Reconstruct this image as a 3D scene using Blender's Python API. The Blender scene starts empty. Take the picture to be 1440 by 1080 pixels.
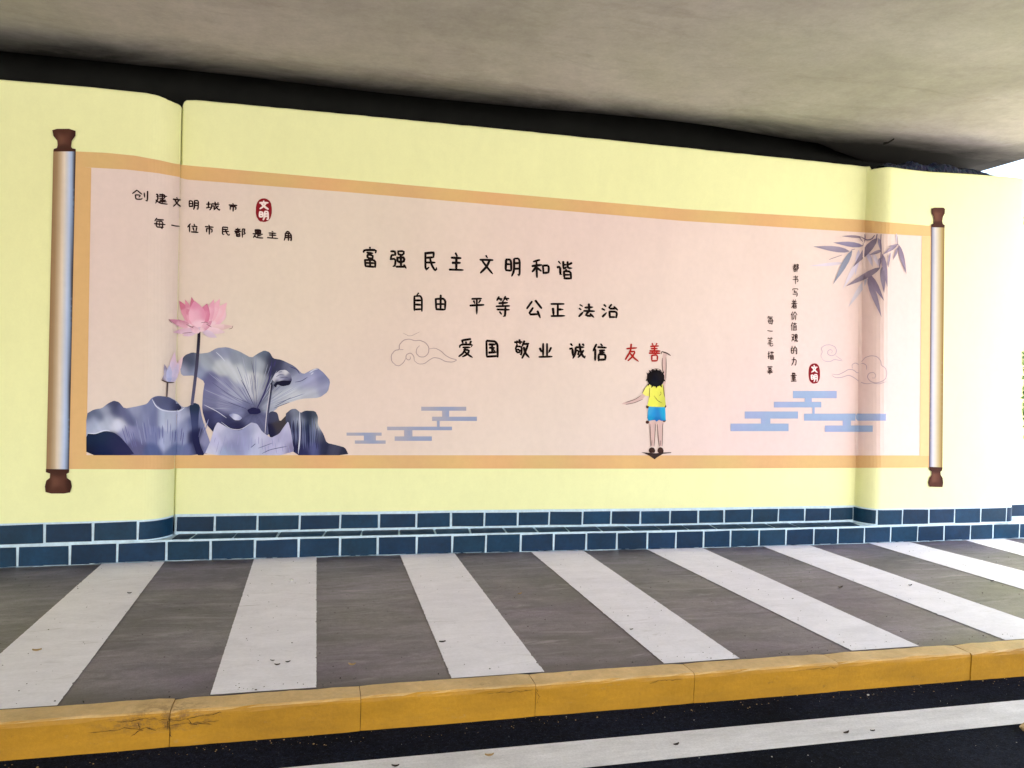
import bpy, bmesh, math, random
import numpy as np
from mathutils import Vector, Matrix
from mathutils.geometry import delaunay_2d_cdt
random.seed(7); rng = np.random.default_rng(7)
S = bpy.context.scene
COL = S.collection

# ------------------------------------------------------------------ camera
R3 = np.array([[0.9700170719420833, -0.02255344433635092, -0.24198806228711844],
               [-0.2413892544746817, 0.02633337321541982, -0.9700710186781455],
               [0.02825080467994774, 0.999398767061309, 0.020099662466591634]])
FPX = 1105.14; CAMH = 1.5
cam = bpy.data.objects.new('camera', bpy.data.cameras.new('camera')); COL.objects.link(cam)
M = Matrix([list(R3[0]) + [0], list(R3[1]) + [0], list(R3[2]) + [CAMH], [0, 0, 0, 1]])
cam.matrix_world = M
cam.data.sensor_width = 36; cam.data.lens = FPX / 1440 * 36
cam.data.clip_start = 0.05; cam.data.clip_end = 2000
S.camera = cam

# ------------------------------------------------------------------ light
SUN_EL, SUN_AZ = 50.0, 189.0        # azimuth measured from +Y towards +X
w = bpy.data.worlds.new('World'); S.world = w; w.use_nodes = True
nt = w.node_tree; nt.nodes.clear()
sky = nt.nodes.new('ShaderNodeTexSky'); sky.sky_type = 'NISHITA'; sky.sun_disc = False
sky.sun_elevation = math.radians(SUN_EL); sky.sun_rotation = math.radians(SUN_AZ)
sky.dust_density = 4.0; sky.air_density = 1.0; sky.ozone_density = 0.6
bg = nt.nodes.new('ShaderNodeBackground'); bg.inputs['Strength'].default_value = 0.15
out = nt.nodes.new('ShaderNodeOutputWorld')
nt.links.new(sky.outputs[0], bg.inputs[0]); nt.links.new(bg.outputs[0], out.inputs[0])
sl = bpy.data.lights.new('sun', 'SUN'); sl.energy = 4.5; sl.angle = math.radians(0.5); sl.color = (1, .95, .87)
so = bpy.data.objects.new('sun', sl); COL.objects.link(so)
sd = Vector((math.sin(math.radians(SUN_AZ)) * math.cos(math.radians(SUN_EL)),
             math.cos(math.radians(SUN_AZ)) * math.cos(math.radians(SUN_EL)), math.sin(math.radians(SUN_EL))))
so.rotation_euler = sd.to_track_quat('Z', 'Y').to_euler(); so.location = (0, 0, 30)
S.view_settings.view_transform = 'Standard'; S.view_settings.look = 'None'
S.view_settings.exposure = 2.68; S.view_settings.gamma = 1
S.view_settings.use_curve_mapping = False
S.render.engine = 'CYCLES'
S.cycles.max_bounces = 10; S.cycles.diffuse_bounces = 8; S.cycles.use_denoising = True
S.cycles.sample_clamp_indirect = 6

# ------------------------------------------------------------------ helpers
def lin(c):
    c = c / 255.0
    return c / 12.92 if c <= 0.04045 else ((c + 0.055) / 1.055) ** 2.4
def rgb(r, g, b, k=1.0): return (lin(r) * k, lin(g) * k, lin(b) * k, 1.0)

def tag(o, label=None, cat=None, group=None, kind=None):
    if label: o['label'] = label
    if cat: o['category'] = cat
    if group: o['group'] = group
    if kind: o['kind'] = kind
    return o
def empty(name, loc=(0, 0, 0)):
    o = bpy.data.objects.new(name, None); COL.objects.link(o); o.location = loc; return o
def mesh_obj(name, verts, faces, mat, parent=None, cols=None, smooth=False):
    me = bpy.data.meshes.new(name)
    me.from_pydata([tuple(map(float, v)) for v in verts], [], [tuple(int(i) for i in f) for f in faces])
    if cols is not None:
        ca = me.color_attributes.new('Col', 'FLOAT_COLOR', 'POINT')
        ca.data.foreach_set('color', np.asarray(cols, dtype=np.float32).reshape(-1))
    if smooth:
        me.polygons.foreach_set('use_smooth', [True] * len(me.polygons))
    me.materials.append(mat); me.update()
    o = bpy.data.objects.new(name, me); COL.objects.link(o)
    if parent: o.parent = parent
    return o
def bevel(o, wdt, seg=2):
    bm = bmesh.new(); bm.from_mesh(o.data)
    bmesh.ops.bevel(bm, geom=bm.edges[:], offset=wdt, segments=seg, affect='EDGES', profile=.5)
    bm.to_mesh(o.data); bm.free(); return o
def boxv(x0, x1, y0, y1, z0, z1):
    v = [(x0, y0, z0), (x1, y0, z0), (x1, y1, z0), (x0, y1, z0), (x0, y0, z1), (x1, y0, z1), (x1, y1, z1), (x0, y1, z1)]
    f = [(0, 3, 2, 1), (4, 5, 6, 7), (0, 1, 5, 4), (1, 2, 6, 5), (2, 3, 7, 6), (3, 0, 4, 7)]
    return v, f
def box(name, x0, x1, y0, y1, z0, z1, mat, parent=None):
    return mesh_obj(name, *boxv(x0, x1, y0, y1, z0, z1), mat, parent)

# ------------------------------------------------------------------ materials
class NT:
    def __init__(s, name, rough=.8, spec=.3):
        s.m = bpy.data.materials.new(name); s.m.use_nodes = True; s.t = s.m.node_tree
        s.b = s.t.nodes['Principled BSDF']; s.b.inputs['Roughness'].default_value = rough
        s.b.inputs['Specular IOR Level'].default_value = spec
        tc = s.t.nodes.new('ShaderNodeTexCoord'); s.co = tc.outputs['Object']
    def n(s, typ, **k):
        o = s.t.nodes.new(typ)
        for a, v in k.items(): setattr(o, a, v)
        return o
    def noise(s, scale, detail=5, rough=.6, stretch=None, co=None, dist=0):
        n = s.n('ShaderNodeTexNoise'); n.inputs['Scale'].default_value = scale
        n.inputs['Detail'].default_value = detail; n.inputs['Roughness'].default_value = rough
        n.inputs['Distortion'].default_value = dist
        c = co or s.co
        if stretch:
            mp = s.n('ShaderNodeMapping'); mp.inputs['Scale'].default_value = stretch
            s.t.links.new(c, mp.inputs[0]); c = mp.outputs[0]
        s.t.links.new(c, n.inputs['Vector']); return n.outputs['Fac']
    def ramp(s, fac, stops):
        r = s.n('ShaderNodeValToRGB'); e = r.color_ramp.elements
        while len(e) < len(stops): e.new(0.5)
        for el, (p, c) in zip(e, stops):
            el.position = p; el.color = c if len(c) == 4 else (*c, 1)
        s.t.links.new(fac, r.inputs[0]); return r.outputs[0]
    def mix(s, a, b, fac, mode='MIX'):
        m = s.n('ShaderNodeMix', data_type='RGBA', blend_type=mode)
        for inp, v in ((m.inputs[0], fac), (m.inputs[6], a), (m.inputs[7], b)):
            if hasattr(v, 'is_linked') or hasattr(v, 'links'): s.t.links.new(v, inp)
            else: inp.default_value = v
        return m.outputs[2]
    def color(s, c): s.t.links.new(c, s.b.inputs['Base Color'])
    def bump(s, h, strength=.3, dist=.01, prev=None):
        b = s.n('ShaderNodeBump'); b.inputs['Strength'].default_value = strength
        b.inputs['Distance'].default_value = dist; s.t.links.new(h, b.inputs['Height'])
        if prev: s.t.links.new(prev, b.inputs['Normal'])
        s.t.links.new(b.outputs[0], s.b.inputs['Normal']); return b.outputs[0]
    def rough(s, fac, lo, hi):
        m = s.n('ShaderNodeMapRange'); m.inputs['To Min'].default_value = lo; m.inputs['To Max'].default_value = hi
        s.t.links.new(fac, m.inputs[0]); s.t.links.new(m.outputs[0], s.b.inputs['Roughness'])

def G(v): return (v, v, v, 1)
def grey_var(t, base, amt_nodes):
    c = base
    for f, lo, hi in amt_nodes:
        c = t.mix(c, t.ramp(f, [(.3, G(lo)), (.7, G(hi))]), 1.0, 'MULTIPLY')
    return c

# yellow painted wall
t = NT('yellow_wall_paint', .62, .3)
c = grey_var(t, (0.785, 0.80, 0.43, 1), [(t.noise(2.2, 7, .7, (2.2, 1, .6), dist=.5), .965, 1.0), (t.noise(70, 4, .7), .97, 1.0), (t.noise(.9, 4), .96, 1.0), (t.noise(14, 4), .975, 1.0), (t.noise(3, 5, .6, (3, 1, .8)), .985, 1.0)])
t.color(c); t.bump(t.noise(9, 5, .6), .25, .006); YEL = t.m
# printed mural (flat print colours come from the mesh)
def print_mat(name, rough=.75):
    t = NT(name, rough, .10)
    at = t.n('ShaderNodeAttribute', attribute_name='Col')
    c = grey_var(t, at.outputs['Color'], [(t.noise(1.1, 4), .955, 1.0), (t.noise(20, 4), .96, 1.0), (t.noise(2.2, 7, .7, (2.2, 1, .6), dist=.5), .965, 1.0)])
    t.color(c); t.bump(t.noise(9, 5, .6), .2, .006); return t.m
PRINT = print_mat('mural_print')
# tiles
def tile_mat(name, base):
    t = NT(name, .45, .22)
    oi = t.n('ShaderNodeObjectInfo')
    hv = t.ramp(oi.outputs['Random'], [(0, (.5, .66, .82, 1)), (.35, (.8, .85, 1.1, 1)), (.7, (1.3, .98, 1.0, 1)), (1, (.8, 1.1, 1.3, 1))])
    c = t.mix(base, hv, 1.0, 'MULTIPLY')
    c = grey_var(t, c, [(t.noise(5, 5), .72, 1.18), (t.noise(40, 3), .9, 1.08)])
    c = t.mix(c, (.10, .13, .14, 1), t.ramp(t.noise(60, 6, .75), [(.64, G(0)), (.8, G(.25))]))
    t.color(c); t.rough(t.noise(12, 4), .25, .6); t.bump(t.noise(22, 4), .25, .004); return t.m
TILE = tile_mat('blue_tile_paint', (0.0020, 0.030, 0.066, 1))
t = NT('pale_blue_joint_paint', .7, .3)
t.color(grey_var(t, rgb(200, 224, 240), [(t.noise(30, 5), .80, 1.02), (t.noise(3, 4), .9, 1)]))
t.bump(t.noise(50, 4), .3, .003); GROUT = t.m
# concrete of the bridge deck (shade above the wall painted in as a ragged dark back edge)
t = NT('stained_shaded_concrete', .85, .25)
c = t.ramp(t.noise(.55, 7, .62, dist=.4), [(.3, (.33, .315, .285, 1)), (.5, (.42, .40, .37, 1)), (.72, (.51, .49, .47, 1))])
c = t.mix(c, (.25, .235, .185, 1), t.ramp(t.noise(1.1, 8, .72, (1, 2.6, 1), dist=.8), [(.54, G(0)), (.72, G(.42))]))
c = t.mix(c, t.ramp(t.noise(.35, 4, .5), [(.35, (.92, .95, .80, 1)), (.6, (1.04, 1.0, 1.0, 1))]), 1.0, 'MULTIPLY')
c = grey_var(t, c, [(t.noise(7, 6, .7), .89, 1.05), (t.noise(38, 5, .7), .93, 1.04)])
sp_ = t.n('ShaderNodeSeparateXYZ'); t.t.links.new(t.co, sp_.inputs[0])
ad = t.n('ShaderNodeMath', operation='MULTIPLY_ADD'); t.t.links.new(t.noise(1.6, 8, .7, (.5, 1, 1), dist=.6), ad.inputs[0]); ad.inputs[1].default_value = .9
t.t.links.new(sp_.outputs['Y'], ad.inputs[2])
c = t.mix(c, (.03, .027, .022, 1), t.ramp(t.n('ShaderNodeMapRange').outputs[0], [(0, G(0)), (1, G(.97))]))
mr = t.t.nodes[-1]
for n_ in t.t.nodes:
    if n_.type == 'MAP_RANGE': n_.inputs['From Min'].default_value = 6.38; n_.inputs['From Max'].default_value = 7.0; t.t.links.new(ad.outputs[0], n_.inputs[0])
t.color(c); t.bump(t.noise(10, 6, .6), .22, .01); CONC = t.m
t = NT('gap_shade_concrete', .9, .2)
t.color(grey_var(t, (.007, .007, .006, 1), [(t.noise(3, 6), .5, 1.2)])); GAPSHADE = t.m  # near-black colour stands in for the shade in the gap over the wall
# pavement
t = NT('grey_pavement', .5, .5)
n1 = t.noise(.9, 7, .62, (1, 1.7, 1), dist=.5)
c = t.ramp(n1, [(.28, (.110, .098, .122, 1)), (.5, (.172, .154, .190, 1)), (.74, (.265, .240, .292, 1))])
c = grey_var(t, c, [(t.noise(2.6, 9, .72, (.6, 2.4, 1), dist=1.4), .60, 1.22), (t.noise(30, 6, .7), .78, 1.12), (t.noise(120, 4, .8), .74, 1.2)])
t.color(c); c = t.mix(c, t.ramp(t.noise(.8, 5, .6, (.8, 1.5, 1)), [(.35, (.90, .92, .82, 1)), (.5, (1, .98, .98, 1)), (.65, (1.08, .98, 1.14, 1))]), .9, 'MULTIPLY')
c = t.mix(c, (.42, .39, .44, 1), t.ramp(t.noise(1.9, 9, .75, (.5, 2.2, 1), dist=2.0), [(.54, G(0)), (.72, G(.55))]))
c = t.mix(c, (.07, .062, .066, 1), t.ramp(t.noise(2.3, 9, .75, (.6, 2.0, 1), dist=1.6), [(.54, G(0)), (.70, G(.7))]))
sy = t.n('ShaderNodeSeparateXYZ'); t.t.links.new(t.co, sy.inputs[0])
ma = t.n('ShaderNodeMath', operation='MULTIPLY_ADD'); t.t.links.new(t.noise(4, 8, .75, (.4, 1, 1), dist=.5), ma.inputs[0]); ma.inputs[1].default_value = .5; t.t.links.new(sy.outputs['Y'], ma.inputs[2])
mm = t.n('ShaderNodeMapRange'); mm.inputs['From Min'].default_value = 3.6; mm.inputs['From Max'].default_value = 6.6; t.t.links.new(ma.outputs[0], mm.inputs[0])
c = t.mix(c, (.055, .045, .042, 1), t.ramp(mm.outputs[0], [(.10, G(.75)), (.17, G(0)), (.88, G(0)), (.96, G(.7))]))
t.color(c); t.rough(t.noise(2, 6, .7), .30, .62); t.bump(t.noise(150, 4, .7), .35, .003, t.bump(t.noise(5, 5), .2, .01)); PAVE = t.m
t = NT('white_road_paint', .66, .35)
c = t.ramp(t.noise(1.3, 6, .6), [(.3, (.82, .80, .88, 1)), (.7, (.89, .87, .94, 1))])
c = grey_var(t, c, [(t.noise(4, 8, .72, (.8, 1.8, 1), dist=.8), .88, 1.03), (t.noise(60, 5, .7), .93, 1.01)])
c = t.mix(c, (.24, .22, .22, 1), t.ramp(t.noise(42, 8, .8, (.6, 1.2, 1)), [(.635, G(0)), (.72, G(.7))]))
c = t.mix(c, (.42, .40, .41, 1), t.ramp(t.noise(3.1, 9, .75, (.5, 2.0, 1), dist=2.0), [(.58, G(0)), (.72, G(.55))]))
t.color(c); t.bump(t.noise(150, 4, .7), .4, .002); WHITE = t.m
t = NT('worn_white_line', .7, .3)
c = t.ramp(t.noise(2, 6, .6), [(.3, (.68, .67, .69, 1)), (.7, (.88, .87, .90, 1))])
c = grey_var(t, c, [(t.noise(9, 8, .75, (.4, 2, 1)), .78, 1.05), (t.noise(90, 5, .8), .8, 1.05)])
c = t.mix(c, (.06, .055, .055, 1), t.ramp(t.noise(70, 9, .85, (.5, 1.3, 1)), [(.61, G(0)), (.70, G(.75))]))
t.color(c); t.bump(t.noise(170, 4, .7), .6, .003); LINE = t.m
t = NT('black_asphalt', .95, .05)
c = t.ramp(t.noise(1.2, 6, .6), [(.3, (.0022, .0028, .005, 1)), (.7, (.0065, .008, .015, 1))])
c = grey_var(t, c, [(t.noise(45, 6, .85), .35, 2.2), (t.noise(170, 3, .8), .35, 2.4)])
c = t.mix(c, (.10, .105, .12, 1), t.ramp(t.noise(110, 4, .7), [(.60, G(0)), (.72, G(.55))]))
t.color(c); t.bump(t.noise(210, 3, .8), .8, .006); ASPH = t.m
t = NT('yellow_kerb_paint', .55, .35)
c = t.ramp(t.noise(1.6, 6, .6, dist=.5), [(.28, (.38, .185, .006, 1)), (.7, (.47, .235, .010, 1))])
geo = t.n('ShaderNodeNewGeometry'); sx = t.n('ShaderNodeSeparateXYZ'); t.t.links.new(geo.outputs['Normal'], sx.inputs[0])
# light on the kerb top is painted in: upward faces paler than the front
top_light = t.ramp(t.noise(5, 7, .7), [(.25, G(.5)), (.7, G(.85))])
dm = t.n('ShaderNodeMath', operation='MULTIPLY'); t.t.links.new(top_light, dm.inputs[0])
cl = t.ramp(sx.outputs['Z'], [(.55, G(0)), (.9, G(1))]); t.t.links.new(cl, dm.inputs[1])
c = t.mix(c, (.88, .64, .34, 1), dm.outputs[0])
c = grey_var(t, c, [(t.noise(4, 7, .7, (1, 1, 3)), .82, 1.08), (t.noise(60, 5, .75), .88, 1.04)])
c = t.mix(c, (.10, .055, .02, 1), t.ramp(t.noise(11, 9, .8, (1, 1, 2)), [(.60, G(0)), (.72, G(.75))]))
c = t.mix(c, (.26, .22, .16, 1), t.ramp(t.noise(19, 9, .85, (.4, 1, 1.6)), [(.60, G(0)), (.70, G(.6))]))
c = grey_var(t, c, [(t.noise(1.7, 6, .7, (1, 1, 4)), .78, 1.05)])
# a chipped, rust-brown patch about one old joint
vs = t.n('ShaderNodeVectorMath', operation='SUBTRACT'); t.t.links.new(t.co, vs.inputs[0]); vs.inputs[1].default_value = (-.60, 3.55, -.035)
vm = t.n('ShaderNodeVectorMath', operation='MULTIPLY'); t.t.links.new(vs.outputs[0], vm.inputs[0]); vm.inputs[1].default_value = (3.3, 5, 17)
vl = t.n('ShaderNodeVectorMath', operation='LENGTH'); t.t.links.new(vm.outputs[0], vl.inputs[0])
msk = t.ramp(vl.outputs['Value'], [(.45, G(1)), (1.0, G(0))])
spk = t.ramp(t.noise(26, 9, .85, (1, 1, 1.6)), [(.47, G(0)), (.56, G(.9))])
c = t.mix(c, (.17, .085, .018, 1), t.mix(msk, spk, 1.0, 'MULTIPLY'))
t.color(c); t.bump(t.noise(45, 6, .75), .5, .005); KERB = t.m
def plain(name, col, rough=.8, ns=12, lo=.7, hi=1.15, spec=.3):
    t = NT(name, rough, spec); t.color(grey_var(t, (*col, 1), [(t.noise(ns, 5), lo, hi)])); return t.m
DIRT = plain('joint_dirt', (.065, .035, .012), .95, 40)
PEBB = plain('pale_stone', (.5, .49, .46), .8, 60)
DARKLEAF = plain('dead_leaf_dark', (.035, .024, .02), .7, 60)
BROWNLEAF = plain('dead_leaf_brown', (.36, .24, .10), .6, 60)
GROUNDM = plain('pale_open_ground', (.42, .41, .38), .9, 2)
t = NT('dark_crumpled_plastic', .3, .5)
t.color(t.ramp(t.noise(7, 3, .6, (1, 3, 3)), [(.36, (.004, .004, .010, 1)), (.5, (.010, .011, .045, 1)), (.58, (.004, .03, .045, 1)), (.66, (.018, .012, .04, 1)), (.74, (.03, .035, .07, 1))]))
TARP = t.m
TWIG = plain('black_twig', (.02, .016, .012), .9, 30)

# ------------------------------------------------------------------ wall outline in plan
def yfront(x): return float(np.interp(x, [-14, -2.2, -1.0, 1.4, 3.0, 4.4, 7.0, 14], [6.12, 6.165, 6.225, 6.19, 6.13, 6.11, 6.12, 6.12]))
XL, XM0, XR0, XR1 = -1.235, -1.030, 4.895, 6.46
RD = .195
P = []
for x in np.linspace(-12, XL, 30): P.append((x, yfront(x)))
for a in np.linspace(0, 90, 14)[1:]:
    a = math.radians(a); P.append((XL + (XM0 - XL) * math.sin(a * .83) / math.sin(math.pi / 2 * .83), yfront(XL) + .185 * (1 - math.cos(a * .83)) / (1 - math.cos(math.pi / 2 * .83))))
JL = len(P)                                     # first vertex of the recessed bay
yr = lambda x: yfront(x) + RD
for a in np.linspace(0, 90, 5)[:-1]:
    a = math.radians(a); P.append((XM0 + .0005 + .022 * (1 - math.cos(a)), yr(XM0) + .022 * (1 - math.sin(a))))
for x in np.linspace(XM0 + .03, XR0 - .014, 90): P.append((x, yr(x)))
for a in np.linspace(0, 90, 4):
    a = math.radians(a); P.append((XR0 - .012 + .012 * math.sin(a), yr(XR0) - .01 * (1 - math.cos(a))))
yb = yr(XR0) - .01; yf_ = yfront(XR0 + .14)
for a in np.linspace(0, 90, 12)[1:]:
    a = math.radians(a); P.append((XR0 + .001 + .125 * (1 - math.cos(a)), yb - (yb - yf_) * math.sin(a)))
JR = len(P) - 11
for x in np.linspace(XR0 + .15, XR1, 14): P.append((x, yfront(x)))
for a in np.linspace(0, 90, 10)[1:]:
    a = math.radians(a); P.append((XR1 + .12 * math.sin(a), yfront(XR1) + RD * (1 - math.cos(a))))
JR2 = len(P)
for x in np.linspace(XR1 + .125, 13, 16): P.append((x, yr(x)))
P = np.array(P)
def offset_line(off):
    d = np.gradient(P, axis=0); n = np.stack([d[:, 1], -d[:, 0]], 1); n /= np.linalg.norm(n, axis=1)[:, None]
    n[:, 1] = np.minimum(n[:, 1], -.05)
    # no blending of normals across the hidden step
    n[JL - 1] = (1, -.1); n[JL] = (-.5, -.9)
    return P + n * off
_cache = {}
def hit(px, py, off, lo=0):
    """where a sight line through photo point (px,py) meets the wall surface (plus off) -> world points"""
    px = np.atleast_1d(np.asarray(px, float)); py = np.atleast_1d(np.asarray(py, float))
    key = round(off * 1e5)
    if key not in _cache: _cache[key] = offset_line(off)
    Q = _cache[key]
    d = (R3 @ np.stack([px - 720, -(py - 540), np.full_like(px, -FPX)])).T
    best = np.full(len(px), 1e9)
    for i in range(lo, len(Q) - 1):
        a, b = Q[i], Q[i + 1]; e = b - a
        den = d[:, 0] * e[1] - d[:, 1] * e[0]
        den = np.where(abs(den) < 1e-9, 1e-9, den)
        tt = (a[0] * e[1] - a[1] * e[0]) / den
        u = (a[0] * d[:, 1] - a[1] * d[:, 0]) / den
        ok = (u >= (-1e-6 if not lo or i > lo else -12)) & (u <= 1 + 1e-6) & (tt > 0)
        best = np.where(ok & (tt < best), tt, best)
    return np.stack([d[:, 0] * best, d[:, 1] * best, CAMH + d[:, 2] * best], 1)
def gx(px, py, z=0.0):
    d = R3 @ np.array([px - 720, -(py - 540), -FPX]); tt = (z - CAMH) / d[2]
    return d[0] * tt, d[1] * tt

def zt(pts):
    q = hit([p[0] for p in pts], [p[1] for p in pts], 0); i = np.argsort(q[:, 0]); return q[i, 0], q[i, 2]
ztL = zt([(0, 112), (50, 114.5), (100, 118.5), (160, 124.5), (205, 129.5), (225, 134), (242, 141.5), (254, 147)])
ztM = zt([(266, 138.6), (480, 158.5), (720, 181.5), (960, 206.5), (1214, 233)])
ztR = zt([(1232, 236), (1300, 240), (1360, 243.5), (1415, 247.5)])
zrng = np.random.default_rng(3)
def ztop(i):
    x = P[i, 0]
    if i < JL: z = np.interp(x, *ztL)
    elif i < JR:
        z = np.interp(x, *ztM); u = x - XM0
        if u < .06: z -= .06 - math.sqrt(max(0, .06 ** 2 - (.06 - max(u, 0)) ** 2))
    elif i < JR2: z = np.interp(x, *ztR)
    else: z = 3.47
    return float(z) + zrng.normal(0, .0008)
ZT = np.array([ztop(i) for i in range(len(P))])
ZB = .312                                            # top of the blue band

# ------------------------------------------------------------------ wall
wall = tag(empty('wall', (0, 6.3, 0)), 'long pale yellow painted wall with a blue tiled foot under the bridge deck', 'wall')
wall.matrix_world = Matrix.Identity(4)
YBK = 6.78
def wall_section(i0, i1, name='wall_panel', label=None):
    V = []; F = []
    Q1 = offset_line(-.006); Q2 = offset_line(-.022)
    for i in range(i0, i1):
        x, y = P[i]
        V += [(x, y, ZB), (x, y, (ZB + ZT[i]) / 2), (x, y, ZT[i] - .02), (*Q1[i], ZT[i] - .006), (*Q2[i], ZT[i]), (x, YBK, ZT[i]), (x, YBK, 0)]
    n = 7
    for k in range(i1 - i0 - 1):
        for j in range(n - 1):
            a = k * n + j; F.append((a, a + n, a + n + 1, a + 1))
    F.append(tuple(range(n))); F.append(tuple(reversed(range((i1 - i0 - 1) * n, (i1 - i0) * n))))
    o = mesh_obj(name, V, F, YEL, wall); o.data.materials.append(GAPSHADE)
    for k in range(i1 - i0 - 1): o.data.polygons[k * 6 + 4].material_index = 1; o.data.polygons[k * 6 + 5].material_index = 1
    if label: o['label'] = label
    return o
wall_section(0, JL, label='projecting left end of the wall that curves back')
wall_section(JL, JR, label='recessed middle bay of the wall')
wall_section(JR - 1, JR2, label='projecting pier of the wall on the right')
wall_section(JR2 - 1, len(P), label='recessed bay at the right edge')
# pale joint-paint band behind the tiles, and the plinth
def band(i0, i1, z0, z1, mat, name):
    V = []; F = []
    for i in range(i0, i1):
        x, y = P[i]; V += [(x, y, z0), (x, y, z1), (x, YBK - .01, z1 - .002)]
    for k in range(i1 - i0 - 1):
        for j in (0, 1):
            a = k * 3 + j; F.append((a, a + 3, a + 4, a + 1))
    return mesh_obj(name, V, F, mat, wall)
for a, b in ((0, JL), (JL, JR), (JR - 1, JR2), (JR2 - 1, len(P))): band(a, b, 0, ZB, GROUT, 'joint_band')
PXs = np.linspace(-1.28, 4.98, 60)
ZL = .158
def plinth(xa, xb, n):
    V = []; F = []
    xs = np.linspace(xa, xb, n)
    for x in xs: V += [(x, yfront(x), 0), (x, yfront(x), ZL), (x, yfront(x) + .30, ZL), (x, yfront(x) + .30, 0)]
    for k in range(n - 1):
        for j in range(4):
            a = k * 4 + j; b = k * 4 + (j + 1) % 4; F.append((a, a + 4, b + 4, b))
    F += [(0, 1, 2, 3), tuple(4 * (n - 1) + i for i in (3, 2, 1, 0))]
    return mesh_obj('plinth', V, F, GROUT, wall)
plinth(-1.30, 5.05, 60); plinth(6.30, 13, 20)

# tiles ----------------------------------------------------------
def line_pts(xa, xb, kind):
    if kind == 'front': xs = np.linspace(xa, xb, 4); return np.array([(x, yfront(x)) for x in xs])
    m = (P[:, 0] > xa + .002) & (P[:, 0] < xb - .002)
    xs = P[m]
    def at(x, first):
        idx = np.arange(len(P) - 1)
        for i in (idx if first else idx[::-1]):
            if P[i, 0] <= x <= P[i + 1, 0] and P[i + 1, 0] > P[i, 0]:
                u = (x - P[i, 0]) / (P[i + 1, 0] - P[i, 0]); return P[i] * (1 - u) + P[i + 1] * u
    return np.vstack([[at(xa, False)], xs, [at(xb, True)]])
def tile(xa, xb, z0, z1, kind, proud=.0045):
    L = line_pts(xa, xb, kind); n = len(L)
    d = np.gradient(L, axis=0); nn = np.stack([d[:, 1], -d[:, 0]], 1); nn /= np.linalg.norm(nn, axis=1)[:, None]
    j = [random.uniform(-.0035, .0035) for _ in range(6)]
    V = []; F = []
    for k in range(n):
        u = k / (n - 1); za = z0 + j[0] * (1 - u) + j[1] * u; zb = z1 + j[2] * (1 - u) + j[3] * u
        wob = random.uniform(-.001, .001)
        for z, o in ((za, -.002), (za, proud - .0015), (za + .0025, proud), (zb - .0025, proud + wob), (zb, proud - .0015), (zb, -.002)):
            dx = (j[4] * (1 - (z - z0) / (z1 - z0)) if k == 0 else (j[5] * (z - z0) / (z1 - z0) if k == n - 1 else 0))
            V.append((L[k, 0] + nn[k, 0] * o + dx, L[k, 1] + nn[k, 1] * o, z))
    for k in range(n - 1):
        for q in range(5):
            a = k * 6 + q; F.append((a, a + 6, a + 7, a + 1))
    F.append(tuple(range(6))); F.append(tuple(6 * (n - 1) + i for i in range(5, -1, -1)))
    return mesh_obj('tile', V, F, TILE, wall)
def wx(px, py): return float(hit(px, py, 0)[0, 0])
def fx(px, py):   # on the plinth front
    d = R3 @ np.array([px - 720, -(py - 540), -FPX]); y = 6.15
    for _ in range(6): y = yfront(d[0] / d[1] * y)
    return d[0] / d[1] * y
g = .0085
row2 = [25, 98.5, 165, 234, 296, 358.5, 420, 478, 531, 586, 636, 683, 732, 778.5, 824, 867, 910, 950, 989, 1027, 1067, 1105, 1144, 1178, 1215, 1252, 1290, 1327, 1364, 1396]
xs = [fx(x, 775 - (x - 478) * .022) for x in row2]
xs = [xs[0] - .33 * k for k in (3, 2, 1)] + xs + [xs[-1] + .31 * k for k in range(1, 7)]
for a, b in zip(xs[:-1], xs[1:]): tile(a + g, b - g, .004, .143, 'front')
r1L = [wx(x, 748) for x in (63, 131, 194)]
r1L = [r1L[0] - .31 * k for k in (3, 2, 1)] + r1L
for a, b in zip(r1L[:-1], r1L[1:]): tile(a + g, b - g, .168, ZB - .012, 'wall')
tile(r1L[-1] + g, XM0 - .002, .168, ZB - .012, 'wall')
r1M = [wx(x, 732) for x in (302, 362, 421.5, 478.5, 533, 585.5, 634, 681, 728, 772, 819, 859, 900, 942, 981.5, 1018, 1057, 1094, 1131.5, 1167)]
r1M = [XM0 + .016] + r1M + [XR0 - .016]
for k, (a, b) in enumerate(zip(r1M[:-1], r1M[1:])):
    tile(a + g, b - (0 if k == len(r1M) - 2 else g), .178, ZB - .022, 'wall')
r1R = [wx(x, 725) for x in (1233, 1269, 1306, 1342, 1379, 1415)]
tile(XR0 - .010, r1R[0] - g, .172, ZB - .012, 'wall')
for a, b in zip(r1R[:-1], r1R[1:]): tile(a + g, b - g, .168, ZB - .012, 'wall')
tile(r1R[-1] + g, XR1 + .117, .168, ZB - .012, 'wall')
x = XR1 + .14
for k in range(4): tile(x + g, x + .33 - g, .178, ZB - .022, 'wall'); x += .33
def ledge_tile(xa, xb):
    y0, y1 = yfront((xa + xb) / 2) + .012, yfront((xa + xb) / 2) + RD - .012
    sk = .03
    v, f = boxv(xa, xb, y0, y1, ZL - .002, ZL + .004)
    v = [(a + sk * random.uniform(.2, 1) * (1 if b > (y0 + y1) / 2 else 0), b, c_) for a, b, c_ in v]
    return mesh_obj('tile', v, f, TILE, wall)
led = [267, 327, 389, 454, 508, 561.5, 613, 662, 712.6, 757, 801, 847, 889, 931, 969, 1009, 1049, 1090, 1125, 1162]
lx = [XM0 + .01] + [fx(p, 752) for p in led] + [XR0 - .07]
for a, b in zip(lx[:-1], lx[1:]): ledge_tile(a + g, b - g)

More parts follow.
